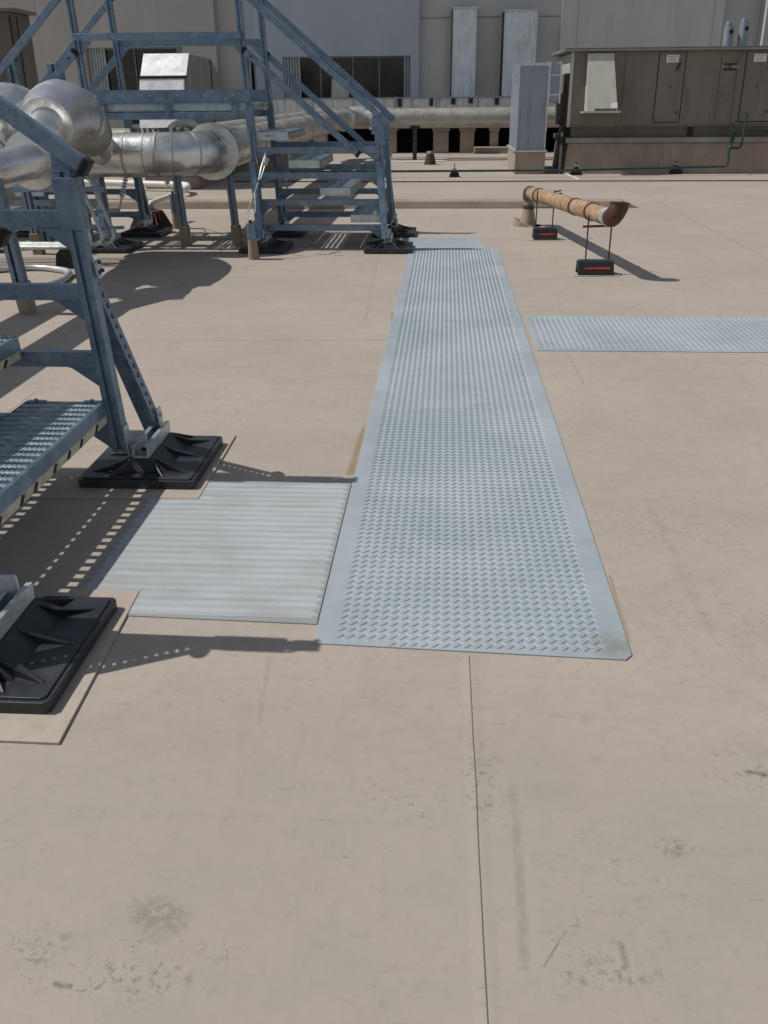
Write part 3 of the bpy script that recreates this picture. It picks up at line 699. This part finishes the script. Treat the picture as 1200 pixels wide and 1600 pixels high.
# conduits
def conduit(pts, r, label, cat='conduit', bend=.12, mat='conduit', group=None, name='conduit'):
    return tag(MB().tube(pts, r, 12, bend, True, 8).build(name, mat, None, True), label, cat, group)
for k in range(4):
    y = 9.4-.09*(3-k); x = -3.30-.09*(3-k); z = .19
    lab = ['front of the four parallel conduits bending up beside the near post', 'second from front of the four parallel bent conduits', 'third from front of the four parallel bent conduits', 'rearmost of the four parallel conduits bending up beside the near post'][k]
    tl = [(-6.0, y, z), (x, y, z), (x-.27, y+.12, .86), (x-.5, y+.3, .9), (-6, y+.3, .9)]
    conduit(tl, .019, lab, bend=.16, group='four parallel bent conduits')
t = thing('conduit_rack', 'black strut bars holding the bent conduits', 'support rack', (-3.4, 9.4, .4))
MB().bar((-3.85, 9.25, .50), (-3.3, 9.52, .50), .03, .03, (0, 0, 1)).bar((-3.8, 9.2, .34), (-3.25, 9.48, .34), .03, .03, (0, 0, 1)).build('strut_bar', 'steel', t)
lp = [gz(-60, 425, .03), gz(60, 417, .03), gz(113, 424, .03), gz(95, 441, .03), gz(20, 458, .03), gz(-60, 474, .03)]
conduit(lp, .03, 'galvanised conduit looping back on itself low on the roof', bend=.18)
tag(MB().tube([gz(54, 418, .03), gz(61, 417.5, .03)], .034, 12).build('coupling_tape', 'copper', None, True), 'copper coloured tape band round the looping conduit', 'tape band')
for (px, py, lab) in ((104, 420, 'black rubber support block with wooden side under the conduits'),):
    q = gz(px, py); t = thing('support_block', lab, 'support block', q)
    MB().prism([(q.x-.11, 0), (q.x+.11, 0), (q.x+.09, .14), (q.x+.04, .19), (q.x-.04, .19), (q.x-.09, .14)], q.y, q.y+.16).build('block', 'rubber', t, False, .006)
    MB().prism([(q.x+.112, 0), (q.x+.15, 0), (q.x+.12, .14), (q.x+.094, .14)], q.y+.01, q.y+.15).build('side', 'redbrown', t)
conduit([(-7.5, 17.9, .12), gz(150, 285, .12), gz(292, 289, .12), gz(294, 293, .12), gz(285, 298, .10)], .055, 'white pipe lying behind the rack and hooking back at its end', 'pipe', .18, 'white', None, 'white_pipe')
# slotted strut brace leaning on rack (light holes)
t = MB(); a = gz(188, 335, .12); a.y = 10.9; a = yy(186, 330, 11.0); b_ = yy(197, 276, 11.0)
t.bar(a, b_, .006, .06); 
for k in range(7):
    p = a+(b_-a)*(.42+k*.09); t.bar(p, p+(b_-a)*.045, .045, .066)
tag(t.build('slotted_strut', 'steel_light'), 'slotted pale strut leaning upright below the front pipe', 'steel strut')
# roof drain with strainer
q = gz(237, 356); t = thing('roof_drain', 'red brown domed strainer of the roof drain under the pipes', 'roof drain', q)
mb = MB()
for k in range(20):
    a = 2*PI*k/20; mb.bar((q.x+.26*math.cos(a), q.y+.26*math.sin(a), 0), (q.x+.15*math.cos(a), q.y+.15*math.sin(a), .2), .03, .02)
mb.build('strainer', 'redbrown', t); MB().tube([(q.x, q.y, 0), (q.x, q.y, .19)], [.19, .12], 20).build('core', 'rubber', t); MB().tube([(q.x, q.y, .195), (q.x, q.y, .215)], .155, 20).build('cap', 'redbrown', t)
conduit([(q.x, q.y+.1, .215), (q.x+.02, q.y, .3), (q.x+.12, q.y+.7, .33)], .04, 'short white pipe stub above the roof drain', 'pipe', .06, 'white', None, 'pipe_stub')

# ------------------------------------------------------------------ rusty vent pipe on two supports
t = thing('rusty_vent_pipe', 'rusty orange pipe with upturned dark elbow right of the walkway', 'vent pipe', (1.3, 10.4, 0))
A = Vector((1.07, 12.28, .405)); Bp = Vector((1.50, 8.52, .535)); d = (Bp-A).normalized()
MB().tube([A+d*.1, A+d*3.55], .078, 24).build('pipe', 'rust', t, True)
mb = MB()
for s_ in (.55, 2.35, 3.0): mb.tube([A+d*s_, A+d*(s_+.05)], .086, 24)
mb.build('clamp_band', 'iron', t, True)
MB().tube([A+d*.42, A+d*.47], .082, 24).build('clamp_band', 'steel_light', t, True)
MB().tube([A+d*3.55, A+d*3.68], .082, 24).build('collar', 'steel_light', t, True)
up = Vector((.06, .05, 1)).normalized(); e0 = A+d*3.66
mb = MB(); path = []
for k in range(9):
    a = k/8*PI/2; path.append(e0+d*(.085*math.sin(a))+Vector((.035*(1-math.cos(a)), 0, 0))+up*(.10*(1-math.cos(a))))
path.append(path[-1]+up*.03)
mb.tube(path, .083, 24, cap=False); n0 = mb.v[-24:]
mb.tube([path[-1], path[-1]-up*.04], .07, 24); mb.build('elbow', 'rust_dark', t, True)
MB().tube([path[-1]-up*.004, path[-1]+up*.006], [.089, .089], 24, cap=False).build('elbow_rim', 'iron', t, True)
rx, ry = A.x-.0, A.y+.06
MB().tube([(rx-.01, ry, 0), (rx-.01, ry, .012), (rx, ry, .02), (rx, ry, .2), (rx, ry, .21)], [.19, .185, .105, .072, .06], 22).build('flashing_boot', 'sleeve', t, True)
MB().tube([(rx, ry, .19), (rx, ry, .25)], .07, 20).build('joint', 'iron', t, True)
MB().tube([(rx, ry, .2), (rx, ry, .33)], .066, 20).build('riser', 'sleeve', t, True)
MB().tube([(rx, ry, .32), (rx, ry, .40), A+d*.0, A+d*.14], .082, 20, .1, True, 8).build('elbow', 'iron', t, True)
def pipe_stand(xc, yc, half, ztop, label, rods):
    t = thing('pipe_stand', label, 'pipe support', (xc, yc, 0), 'black pipe stands under the rusty pipe')
    MB().prism([(xc-half-.05, yc-.13), (xc+half+.06, yc-.13), (xc+half+.05, yc+.15), (xc-half-.05, yc+.15)], 0, .006, 'z').build('pad', 'patch', t)
    mb = MB(); h = .125
    for (sx, x0) in ((1, xc-half), (1, xc+half-.02)): pass
    prof = [(yc-.10, .008), (yc-.055, h), (yc+.055, h), (yc+.10, .008), (yc+.065, .008), (yc+.03, .06), (yc-.03, .06), (yc-.065, .008)]
    mb.prism(prof, xc-half, xc+half, 'x'); mb.build('block', 'rubber', t, False, .006)
    k = .45; ys = yc-.10+.045*k; zs = .008+(h-.008)*k
    MB().add([(xc-half+.06, ys-.003, zs), (xc+half-.035, ys-.003, zs), (xc+half-.035, ys+.003, zs+.016), (xc-half+.06, ys+.003, zs+.010)], [(0, 1, 2, 3)]).build('reflector_strip', 'red', t)
    MB().box(xc-half+.01, xc+half-.01, yc-.02, yc+.02, h, h+.012).build('strut_rail', 'steel', t)
    for rx_, zt in rods: MB().tube([(rx_, yc, h), (rx_, yc, zt)], .007, 8).build('threaded_rod', 'rod', t)
    return t
t1 = pipe_stand(1.165, 11.09, .137, .5, 'smaller looking black pipe stand at the far end of the rusty pipe', [(1.055, .545), (1.245, .545)])
zc = lambda y: A.z+(y-A.y)/(Bp.y-A.y)*(Bp.z-A.z)
MB().bar((1.03, 11.09, zc(11.09)-.092), (1.27, 11.09, zc(11.09)-.092), .018, .03).build('hanger_bar', 'steel', t1)
t2 = pipe_stand(1.41, 8.83, .165, .57, 'black pipe stand with red stripe beneath the upturned elbow end', [(1.318, .53), (1.53, .585)])
MB().bar((1.27, 8.83, zc(8.83)-.095), (1.56, 8.83, zc(8.83)-.085), .018, .03).build('hanger_bar', 'rust_dark', t2)
MB().tube([(1.59, 8.95, .56), (1.42, 9.05, .6)], .006, 6).build('hanger_pin', 'rod', t2)
MB().tube([(1.25, 11.09, .52), (1.33, 11.2, .53)], .008, 6).tube([(1.25, 11.09, .50), (1.34, 11.16, .50)], .008, 6).build('hanger_pin', 'rod', t1)

# ------------------------------------------------------------------ raised joint across roof
t = MB().prism([(14.25, 0), (14.28, .10), (14.62, .10), (14.70, 0)], -7.5, 2.62, 'x'); t.add([(2.62, 14.25, 0), (2.62, 14.28, .10), (2.62, 14.62, .10), (2.62, 14.70, 0), (2.86, 14.3, 0)], [(0, 4, 1), (1, 4, 2), (2, 4, 3)])
tag(t.build('expansion_joint', 'curb', None, False, .01), 'low beige raised joint strip crossing the roof behind the far stair', 'roof joint')

# ------------------------------------------------------------------ air handling unit right
def PY(x, y, Y): v = yy(x, y, Y); return v.x, v.z
YU = 20.6; XU = 2.475; XE = 11.0
t = thing('air_handling_unit', 'long tan weathered rooftop unit with doors and cream hood at right', 'air handler', (6, 21.8, 0))
MB().box(XU, XE, YU, YU+2.4, .905, 2.29).build('body', 'ahu', t, False, .01)
MB().box(XU-.16, XE+.1, YU-.10, YU+2.5, 2.29, 2.33).box(XU-.14, XE+.1, YU-.08, YU+2.48, 2.33, 2.36).build('roof_cap', 'ahu', t, False, .006)
MB().box(XU-.165, XE+.1, YU-.106, YU-.1005, 2.30, 2.325).build('roof_trim', 'curbgrey', t)
MB().box(XU+.1, XE, YU+.1, YU+2.3, .70, .905).build('base_rail', 'ahu_dark', t)
MB().box(XU+.0, XE, YU-.02, YU+2.4, .60, .70).build('curb_cap', 'curbgrey', t, False, .006)
MB().add([(XU-.0, YU-.05, 0), (XE, YU-.05, 0), (XE, YU+2.4, 0), (XU, YU+2.4, 0), (XU+.06, YU+.03, .6), (XE, YU+.03, .6), (XE, YU+2.4, .6), (XU+.06, YU+2.4, .6)],
         [(0, 1, 5, 4), (1, 2, 6, 5), (2, 3, 7, 6), (3, 0, 4, 7), (4, 5, 6, 7)]).build('roof_curb', 'curb', t, False, .02)
MB().box(XU-.004, XU+.05, YU-.006, YU-.0005, .91, 2.285).build('corner_trim', 'hood', t)
MB().box(XU-.006, XU-.0005, YU+.1, YU+2.3, 1.9, 2.26).build('side_panel', 'hood', t)
for (a, b, name) in ((4.215, 4.717, 'first'), (5.915, 6.5, 'second'), (7.3, 7.85, 'third')):
    dr = MB().box(a, b, YU-.018, YU-.001, 1.0, 2.255).build('access_door', 'ahu', t, False, .004)
    MB().box(a-.018, a-.004, YU-.006, YU-.001, .98, 2.27).box(b+.004, b+.018, YU-.012, YU-.001, .98, 2.27).box(a-.004, b+.004, YU-.006, YU-.001, .978, .994).build('door_gap', 'seam', dr)
    MB().bar((b-.09, YU-.04, 2.08), (b-.15, YU-.04, 1.94), .03, .03).build('handle', 'rubber', dr, False, .004)
    MB().disc((b-.07, YU-.025, 1.17), .022, .02, (0, 1, 0), 12).disc((a+.26, YU-.02, 1.64), .02, .006, (0, 1, 0), 12).build('latch', 'rod', dr)
    pl = MB().box(a+.13, a+.37, YU-.022, YU-.0182, 2.08, 2.215).build('notice_plate', 'white', dr)
    mb = MB()
    for k in range(4): mb.box(a+.155, a+.345-.03*(k % 2), YU-.0235, YU-.0222, 2.185-k*.028, 2.193-k*.028)
    mb.build('notice_lines', 'ahu_dark', pl)
mb = MB()
for x in (3.55, 5.43, 5.75, 6.85, 7.2, 8.4, 9.3): mb.box(x-.012, x+.012, YU-.007, YU-.001, .93, 2.27)
mb.box(XU+.06, XE, YU-.0075, YU-.001, .93, .945).build('panel_seam', 'ahu_dark', t)
a = PY(1132, 99, YU); b = PY(1150, 110, YU)
sg = MB().box(a[0], b[0], YU-.008, YU-.001, b[1], a[1]).build('sign_plate', 'ink', t)
text_mesh('sign_text', 'W3 1003', .085, 'hood', sg, ((a[0]+b[0])/2, YU-.0095, (a[1]+b[1])/2))
for xs in (3.47, 3.63, 5.35, 5.51, 6.78, 6.92):
    mb = MB()
    for k in range(9): mb.disc((xs, YU-.004, 1.02+k*.15), .012, .006, (0, 1, 0), 6)
    mb.build('screw_row', 'ahu_dark', t)['kind'] = 'stuff'
# weather hood
h0, h1 = PY(918, 82, YU), PY(959, 82, YU); hb0, hb1 = (2.73, 1.25), (3.52, 1.25)
yo = YU-.42
hd = MB().add([(h0[0], YU-.002, 2.26), (h1[0], YU-.002, 2.26), (h1[0], YU-.06, 2.26), (h0[0], YU-.06, 2.26),
          (2.80, YU-.002, 1.2), (3.41, YU-.002, 1.2), (3.41, yo, 1.2), (2.80, yo, 1.2)],
         [(0, 1, 2, 3), (3, 2, 6, 7), (0, 3, 7, 4), (1, 5, 6, 2), (0, 4, 5, 1)]).build('rain_hood', 'hood', t, False, .004)
MB().box(2.72, 3.47, yo-.03, yo-.002, 1.175, 1.21).box(2.72, 2.795, yo, YU-.05, 1.175, 1.2).box(3.415, 3.47, yo, YU-.05, 1.175, 1.2).build('hood_lip', 'hood', hd)
MB().box(2.95, 3.38, yo+.002, yo+.012, 1.215, 1.255).build('hood_filter', 'ahu_dark', hd)
MB().add([(3.27, yo+.015-.004, 1.26), (3.40, yo+.015-.004, 1.26), (3.40, yo+.055-.004, 1.36), (3.27, yo+.055-.004, 1.36)], [(0, 1, 2, 3)]).build('hood_label', 'white', hd)
MB().box(4.95, 5.05, YU+.05, YU+.09, .72, .9).build('base_vent', 'rubber', t)

# galvanised duct riser left of the unit
t = thing('duct_riser', 'upright galvanised box duct on a beige curb beside the tan unit', 'duct', (1.75, 21.2, 0))
MB().box(1.455, 2.05, 20.6, 22.9, .465, 2.095).build('riser', 'duct_steel', t, False, .01)
MB().box(2.053, XU-.17, 20.66, 21.7, 1.37, 2.10).build('branch_duct', 'duct_steel', t, False, .008)
MB().box(2.053, 2.09, 20.64, 21.72, 1.35, 2.12).box(XU-.2, XU-.165, 20.64, 21.72, 1.35, 2.12).box(2.09, XU-.2, 20.64, 20.659, 1.86, 1.89).box(2.09, XU-.2, 20.64, 20.659, 1.5, 1.53).build('flange', 'steel_light', t)
MB().box(1.445, 2.06, 20.585, 20.5985, 2.05, 2.10).box(1.445, 1.47, 20.588, 20.5985, .47, 2.05).box(2.035, 2.06, 20.588, 20.5985, .47, 2.05).build('seam_strip', 'steel_light', t)
MB().box(1.41, 2.10, 20.55, 22.95, .43, .465).build('curb_flashing', 'steel_light', t, False, .004)
MB().box(1.44, 2.07, 20.57, 22.93, 0, .43).build('roof_curb', 'curb', t, False, .015)

# green black drain line with little supports
pts = [(-3.2, 19.75, .12), (2.6, 19.8, .13), (5.68, 20.1, .17), (5.68, 20.1, .55), (5.78, 20.3, .62), (5.80, 20.35, .86)]
t = thing('condensate_pipe', 'thin black green drain pipe running along the roof to the tan unit', 'drain pipe', (2, 19.8, 0))
MB().tube(pts, .022, 10, .06).build('pipe', 'green', t, True)
MB().tube([(5.72, 20.3, .98), (5.74, 20.3, .50), (5.96, 20.3, .50), (6.02, 20.45, 1.15)], .022, 10, .08).build('trap', 'green', t, True)
MB().tube([(6.05, 20.5, .80), (6.9, 20.5, .80)], .022, 10).build('stub', 'green', t, True)
MB().tube([(6.9, 20.5, .80), (7.1, 20.5, .80)], .03, 10).build('plug', 'white', t, True)
def cone_support(px, py, label, big=1.0):
    q = gz(px, py); t = thing('pipe_block', label, 'pipe support', q, 'small black supports of the drain pipe')
    MB().prism([(q.x-.11*big, 0), (q.x+.11*big, 0), (q.x+.09*big, .07), (q.x+.02, .14*big), (q.x-.02, .14*big), (q.x-.09*big, .07)], q.y, q.y+.14).build('block', 'rubber', t, False, .006)
    MB().tube([(q.x, q.y+.07, .12), (q.x, q.y+.07, .26)], .008, 8).build('rod', 'rod', t)
    MB().box(q.x-.04, q.x+.04, q.y+.05, q.y+.09, .145*big, .165*big).build('clip', 'steel_light', t)
cone_support(710, 277, 'small black pointed support under the drain pipe, nearest the walkway')
cone_support(900, 274, 'black support block on the drain pipe near the duct curb', 1.2)
cone_support(1057, 272, 'black support block under the drain pipe before the unit doors', 1.2)
conduit([gz(885, 245, .05), gz(878, 268, .01), gz(895, 276, .008), gz(905, 280, .008)], .012, 'thin white cable trailing down at the unit corner', 'cable', .1, 'white', None, 'cable')
tag(MB().tube([(-4.2, 18.9, .012), (-1, 18.7, .012), (2, 18.75, .012), (6, 18.72, .012), (14, 18.9, .012)], .010, 6).build('cable', 'seam', None, True), 'thin dark cable lying across the roof before the units', 'cable')
# gas riser at unit corner
t = thing('gas_pipe', 'upright grey pipe with valve at the left corner of the tan unit', 'pipe', (2.36, 20.9, 0))
MB().tube([(2.40, 20.72, 0), (2.40, 20.72, .8)], .035, 12).build('pipe', 'curbgrey', t, True); MB().tube([(2.40, 20.72, .56), (2.40, 20.72, .72)], .055, 12).tube([(2.3, 20.72, .66), (2.5, 20.72, .66)], .03, 10).build('valve', 'rod', t, True)

# roof vents behind
q = gz(672, 257); t = thing('roof_vent', 'small dark cone vent on the roof behind the far stair', 'vent', q)
MB().tube([(q.x, q.y, 0), (q.x, q.y, .25)], [.15, .085], 16).build('cone', 'iron', t, True); MB().tube([(q.x, q.y, .25), (q.x, q.y, .3)], [.09, .07], 16).build('cap', 'curbgrey', t, True)
q = gz(652, 242); t = thing('pipe_support_post', 'single dark post holding the far pipe run on a pale patch', 'post', (q.x, 25.2, 0))
MB().box(q.x-.05, q.x+.05, 25.15, 25.25, .02, .76).build('post', 'iron', t); MB().box(q.x-.13, q.x+.13, 25.08, 25.32, .76, .785).build('saddle', 'iron', t)
MB().disc((q.x, 25.2, .008), .9, .01, (0, 0, 1), 28).build('base_sealant', 'puddle', t)

# ------------------------------------------------------------------ far platform slab, duct, building
t = thing('raised_roof_platform', 'low raised slab on piers with black gap along the far wall', 'platform', (3, 29, 0))
YS = 28.2
MB().box(-5.5, 12, YS, 31.4, .66, .78).build('slab', 'curbgrey', t, False, .01)
MB().box(-5.5, 12, 30.3, 31.3, 0, .655).build('back_face', 'gap_shade', t)  # low light at the back of the gap put into its colour
MB().box(-5.5, 12, YS+.6, 30.3, .002, .006).build('floor_shade', 'gap_shade', t)  # thin sheet added to paint shade on the deck below the slab
for px, w2 in ((612, .14), (689, .22), (730, .2), (772, .12), (838, .25), (500, .2), (420, .2)):
    v = yy(px, 215, YS+.1); MB().box(v.x-w2, v.x+w2, YS+.05, YS+.45, 0, .58).build('pier', 'pier', t, False, .02); MB().box(v.x-w2-.03, v.x+w2+.03, YS+.03, YS+.5, .58, .66).build('pier_cap', 'curbgrey', t)
v = yy(790, 225, YS); MB().box(v.x-.9, v.x+.4, YS-.3, YS+.05, 0, .17).build('step_block', 'pier', t, False, .02)
t = thing('roof_duct', 'long weathered rectangular duct lying along the far wall', 'duct', (0, 29, .78))
x0, x1 = -10.5, 9.5
MB().box(x0, x1, 29.0, 30.1, .95, 1.45).build('duct_body', 'old_duct', t, False, .012)
mb = MB()
for k in range(17): x = x0+.6+k*1.2; mb.box(x-.015, x+.015, 28.97, 30.12, .94, 1.475)
mb.box(x0, x1, 28.96, 28.995, 1.435, 1.47).build('flange', 'duct_steel', t)
mb = MB()
for k in range(8): x = x0+1.1+k*2.4; mb.box(x-.03, x+.03, 28.9, 30.2, .785, .95)
mb.build('saddle', 'iron', t)
mb = MB()
for px in (625, 674, 709, 736, 777): v = yy(px, 160, 28.99); mb.box(v.x-.05-.04*random.random(), v.x+.05, 28.96-.006, 28.9599, 1.2+.15*random.random(), 1.43)
mb.build('tar_stain', 'seam', t)
MB().box(-1.1, .9, 27.7, 27.9, .70, .80).build('side_rail', 'old_duct', t)

YW = 31.5
def WX(px, py=80): return yy(px, py, YW).x
b = thing('building', 'pinkish grey stucco building closing off the roof behind', 'building', (0, YW, 0))
xL, xc1, xc2, xc3, xc4 = WX(342, 80), WX(655), WX(877, 40), WX(1130, 40), WX(1192, 40)
def wall_with_hole(name, x0, x1, z1, holes, y0, y1, mat):
    mb = MB(); cur = x0
    for (a, c_, zb, zt) in holes:
        mb.box(cur, a, y0, y1, 0, z1); mb.box(a, c_, y0+.001, y1, 0, zb); mb.box(a, c_, y0+.001, y1, zt, z1); cur = c_
    mb.box(cur, x1, y0, y1, 0, z1); return mb.build(name, mat, b)
zt1 = PY(440, 89, YW)[1]; zb1 = PY(440, 160, YW)[1]
wA, wB = WX(443, 120), WX(641, 120); vA, vB = WX(145, 110), WX(292, 110); uA = WX(379, 110); uB = WX(400, 110)
ztl = PY(200, 75, YW)[1]
zbl = 1.3
wall_with_hole('wall', -30, xL, 9, [(vA, vB, zbl, ztl)], YW-.35, YW+.4, 'wall')
wall_with_hole('wall', xL+.002, uA, 9, [], YW-.1, YW+.4, 'wall')
wall_with_hole('wall', uB, xc1, 9, [(wA, wB, zb1, zt1)], YW, YW+.4, 'wall_cool')
MB().box(uA, uB, YW+.05, YW+.4, zt1-.02, 9).box(uA, uB, YW+.05, YW+.4, 0, zb1).build('wall', 'wall_cool', b)
zj = PY(760, 26, YW)[1]
MB().box(xc1+.004, xc2, YW+.25, YW+.5, 0, zj-.02).box(xc1+.004, xc2, YW+.25, YW+.5, zj+.02, 9).box(xc1+.004, xc2, YW+.29, YW+.5, zj-.02, zj+.02).build('wall', 'wall_recess', b)
MB().box(xc2+.002, xc3, YW+.1, YW+.5, 0, 9).build('wall', 'wall_mid', b)
MB().box(xc3+.002, xc4, YW+.5, YW+.7, 0, 9).build('wall', 'wall_mid', b)
MB().box(xc4, 40, YW-.2, YW+.7, 0, 9).build('wall', 'wall', b)
mb = MB()
for px in (70, 112, 128, 900, 1110): mb.box(WX(px)-.02, WX(px)+.02, YW-.356 if px < 300 else YW+.09, YW-.3505 if px < 300 else YW+.0995, 0, 9)
mb.build('reveal_line', 'wall_cool', b)
def window(a, c_, zb, zt, y, slats_l, slats_r, mull):
    w_ = MB().box(a, c_, y+.26, y+.28, zb, zt).build('window', 'glass', b)
    fr = MB().box(a, c_, y+.16, y+.24, zt-.05, zt).box(a, a+.05, y+.16, y+.24, zb, zt-.05).box(c_-.05, c_, y+.16, y+.24, zb, zt-.05).box(a, c_, y+.16, y+.24, zb, zb+.04)
    for x in mull: fr.box(x-.02, x+.02, y+.2, y+.24, zb+.04, zt-.05)
    fr.build('frame', 'frame', w_)
    for (s0, s1) in (slats_l, slats_r):
        mb = MB(); n = max(1, int((s1-s0)/.085))
        for k in range(n): x = s0+k*(s1-s0)/n; mb.add([(x, y+.12, zb), (x+.06, y+.155, zb), (x+.06, y+.155, zt-.001), (x, y+.12, zt-.001)], [(0, 1, 2, 3)])
        mb.build('blind', 'blind', w_)
    return w_
wn1 = window(wA, wB, zb1, zt1, YW, (wA+.02, WX(470, 120)), (WX(631, 120), wB-.02), (WX(592, 120), WX(500, 120), WX(551, 120)))
wn2 = window(vA, vB, zbl, ztl, YW-.35, (vA+.02, WX(172, 110)), (WX(282, 110), vB-.02), (WX(215, 110),))
wn3 = window(uA, uB, zb1, zt1-.02, YW+.02, (WX(388, 110), WX(396, 110)), (WX(396, 110), uB), ())
MB().box(vA-.12, vA-.002, YW-.40, YW-.352, zbl, ztl+.05).build('window_trim', 'curb', b)
# things seen inside the long window
q0, q1 = PY(517, 123, YW+.2), PY(545, 150, YW+.2)
MB().add([(q0[0]+.03, YW+.245, q0[1]), (q1[0], YW+.245, q0[1]-.06), (q1[0], YW+.245, zb1+.02), (q0[0]-.02, YW+.245, zb1+.02)], [(0, 1, 2, 3)]).build('stored_board', 'hood', wn1)
q0 = PY(471, 152, YW+.2); 
MB().box(xc3-2, 40, YW+.8, YW+1, 0, 9).build('wall', 'wall_cool', b)

def wall_duct(px0, px1, pyt, label):
    a, c_ = WX(px0, 80), WX(px1, 80); zt = PY((px0+px1)/2, pyt, YW)[1]
    t = thing('wall_duct', label, 'duct', ((a+c_)/2, YW, 0), 'flat ducts standing against the far wall')
    MB().box(a, c_, YW-.28, YW+.24, 1.46, zt).build('duct_body', 'pale_duct', t, False, .008)
    MB().box(a-.05, a-.004, YW-.1, YW+.245, 1.46, zt-.02).build('side_strip', 'seam', t)  # thin dark strip along the left side of the duct
    MB().box(a-.025, c_+.025, YW-.31, YW+.24, zt, zt+.035).build('cap', 'steel_light', t)
    for z in (2.05, 2.75, 3.3):
        if z < zt-.2: MB().box(a-.006, c_+.006, YW-.286, YW+.23, z-.008, z+.008).build('duct_joint', 'pale_duct', t)
    mb = MB().box(a-.008, a+.012, YW-.288, YW-.281, 1.46, zt).box(c_-.012, c_+.008, YW-.288, YW-.281, 1.46, zt); mb.build('edge_seam', 'steel_light', t)
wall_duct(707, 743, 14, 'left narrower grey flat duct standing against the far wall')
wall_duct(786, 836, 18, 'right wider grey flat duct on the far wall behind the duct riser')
# pale blue vertical pipes at the far right
for px, zt, lab in ((1140, 40, 'left shorter pale blue capped pipe above the tan unit'), (1164, 35, 'right taller pale blue capped pipe above the tan unit')):
    x, z = PY(px, zt, 26); t = thing('exhaust_stack', lab, 'exhaust stack', (x, 26, 0), 'pale blue stacks behind the tan unit')
    MB().tube([(x, 26, 0), (x, 26, z)], .115, 16).build('stack', 'duct_steel', t, True); MB().tube([(x, 26, z), (x+.02, 25.97, z+.02)], [.115, .07], 16).build('cap', 'duct_steel', t, True)
    MB().disc((x+.03, 25.88, z-.14), .05, .02, (0, 1, 0), 10).build('outlet', 'rubber', t)

# ------------------------------------------------------------------ bright intake hood behind platform
YH = 17.6
x0 = yy(216, 84, YH).x; x1 = yy(287, 84, YH).x
def zy(py, Y): return yy(250, py, Y).z
t = thing('intake_hood', 'bright sheet metal intake hood standing behind the stair platform', 'intake hood', ((x0+x1)/2, YH+.8, 0))
zt, zm, zb = zy(84, YH+.12), zy(118, YH), zy(150, YH)
MB().prism([(YH+.10, .5), (YH+.03, zm-.04), (YH+.03, zm-.02), (YH+.35, zt), (YH+2.0, zt-.02), (YH+2.75, zm), (YH+3.0, .5)], x0+.01, x1, 'x').build('hood_body', 'ahu_side', t, False, .01)
MB().prism([(YH-.34, .98), (YH-.02, zm-.05), (YH+.02, zm-.05), (YH+.02, .98)], x0-.02, x1-.03, 'x').build('lower_flap', 'bright', t, False, .006)
MB().add([(x0-.01, YH+.018, zm), (x1+.005, YH+.018, zm), (x1+.005, YH+.342, zt+.012), (x0-.01, YH+.342, zt+.012), (x0-.01, YH+.03, zm-.02), (x1+.005, YH+.03, zm-.02)], [(0, 1, 2, 3), (4, 5, 1, 0)]).build('upper_flap', 'bright', t)
MB().box(x0-.06, x1+.02, YH-.03, YH+.012, zm-.045, zm-.012).build('flap_hinge', 'iron', t)
MB().prism([(YH+1.9, .9), (YH+1.92, zt-.06), (YH+1.96, zt-.06), (YH+1.94, .9)], x1+.001, x1+.012, 'x').build('side_seam', 'seam', t)
MB().box(x0-.1, x1+.1, YH-.1, YH+3.1, 0, .5).build('roof_curb', 'curb', t, False, .015)

# dark unit at the far left
v = yy(61, 130, 15.7); X1 = v.x; zt = yy(40, 12, 15).z
t = thing('rooftop_unit', 'dark brown rooftop unit rising at the top left corner', 'rooftop unit', (X1-1.5, 16.5, 0))
MB().box(X1-4, X1, 15, 15.7, .45, zt-.05).build('body', 'ahu_dark', t, False, .012); MB().box(X1-4.1, X1+.09, 14.9, 15.8, zt-.05, zt).build('roof_cap', 'ahu', t, False, .006)
MB().box(X1-3.9, X1-.1, 15.05, 15.65, 0, .45).build('roof_curb', 'curb', t, False, .015)
MB().box(X1-.03, X1+.004, 14.993, 14.9995, .5, zt-.1).box(X1-1.3, X1-1.28, 14.993, 14.9995, .5, zt-.1).build('panel_seam', 'seam', t)
MB().tube([(X1+.05, 15.1, zt-.1), (X1+.03, 15.1, 1.2)], .012, 6).build('cable', 'seam', t)
# beige box ducts beneath the platform, behind the pipes
t = thing('equipment_curb', 'brown box curb low behind the pipes under the platform', 'equipment curb', (-4.4, 21, 0))
MB().box(-8.5, -3.3, 20.5, 22.5, 0, .55).build('box', 'curb', t, False, .02)
MB().box(-8.6, -3.2, 20.4, 22.6, .55, .6).build('flashing', 'curbgrey', t)
# render
sc.render.resolution_x = 768; sc.render.resolution_y = 1024; sc.render.engine = 'CYCLES'
sc.cycles.max_bounces = 6; sc.cycles.caustics_reflective = False
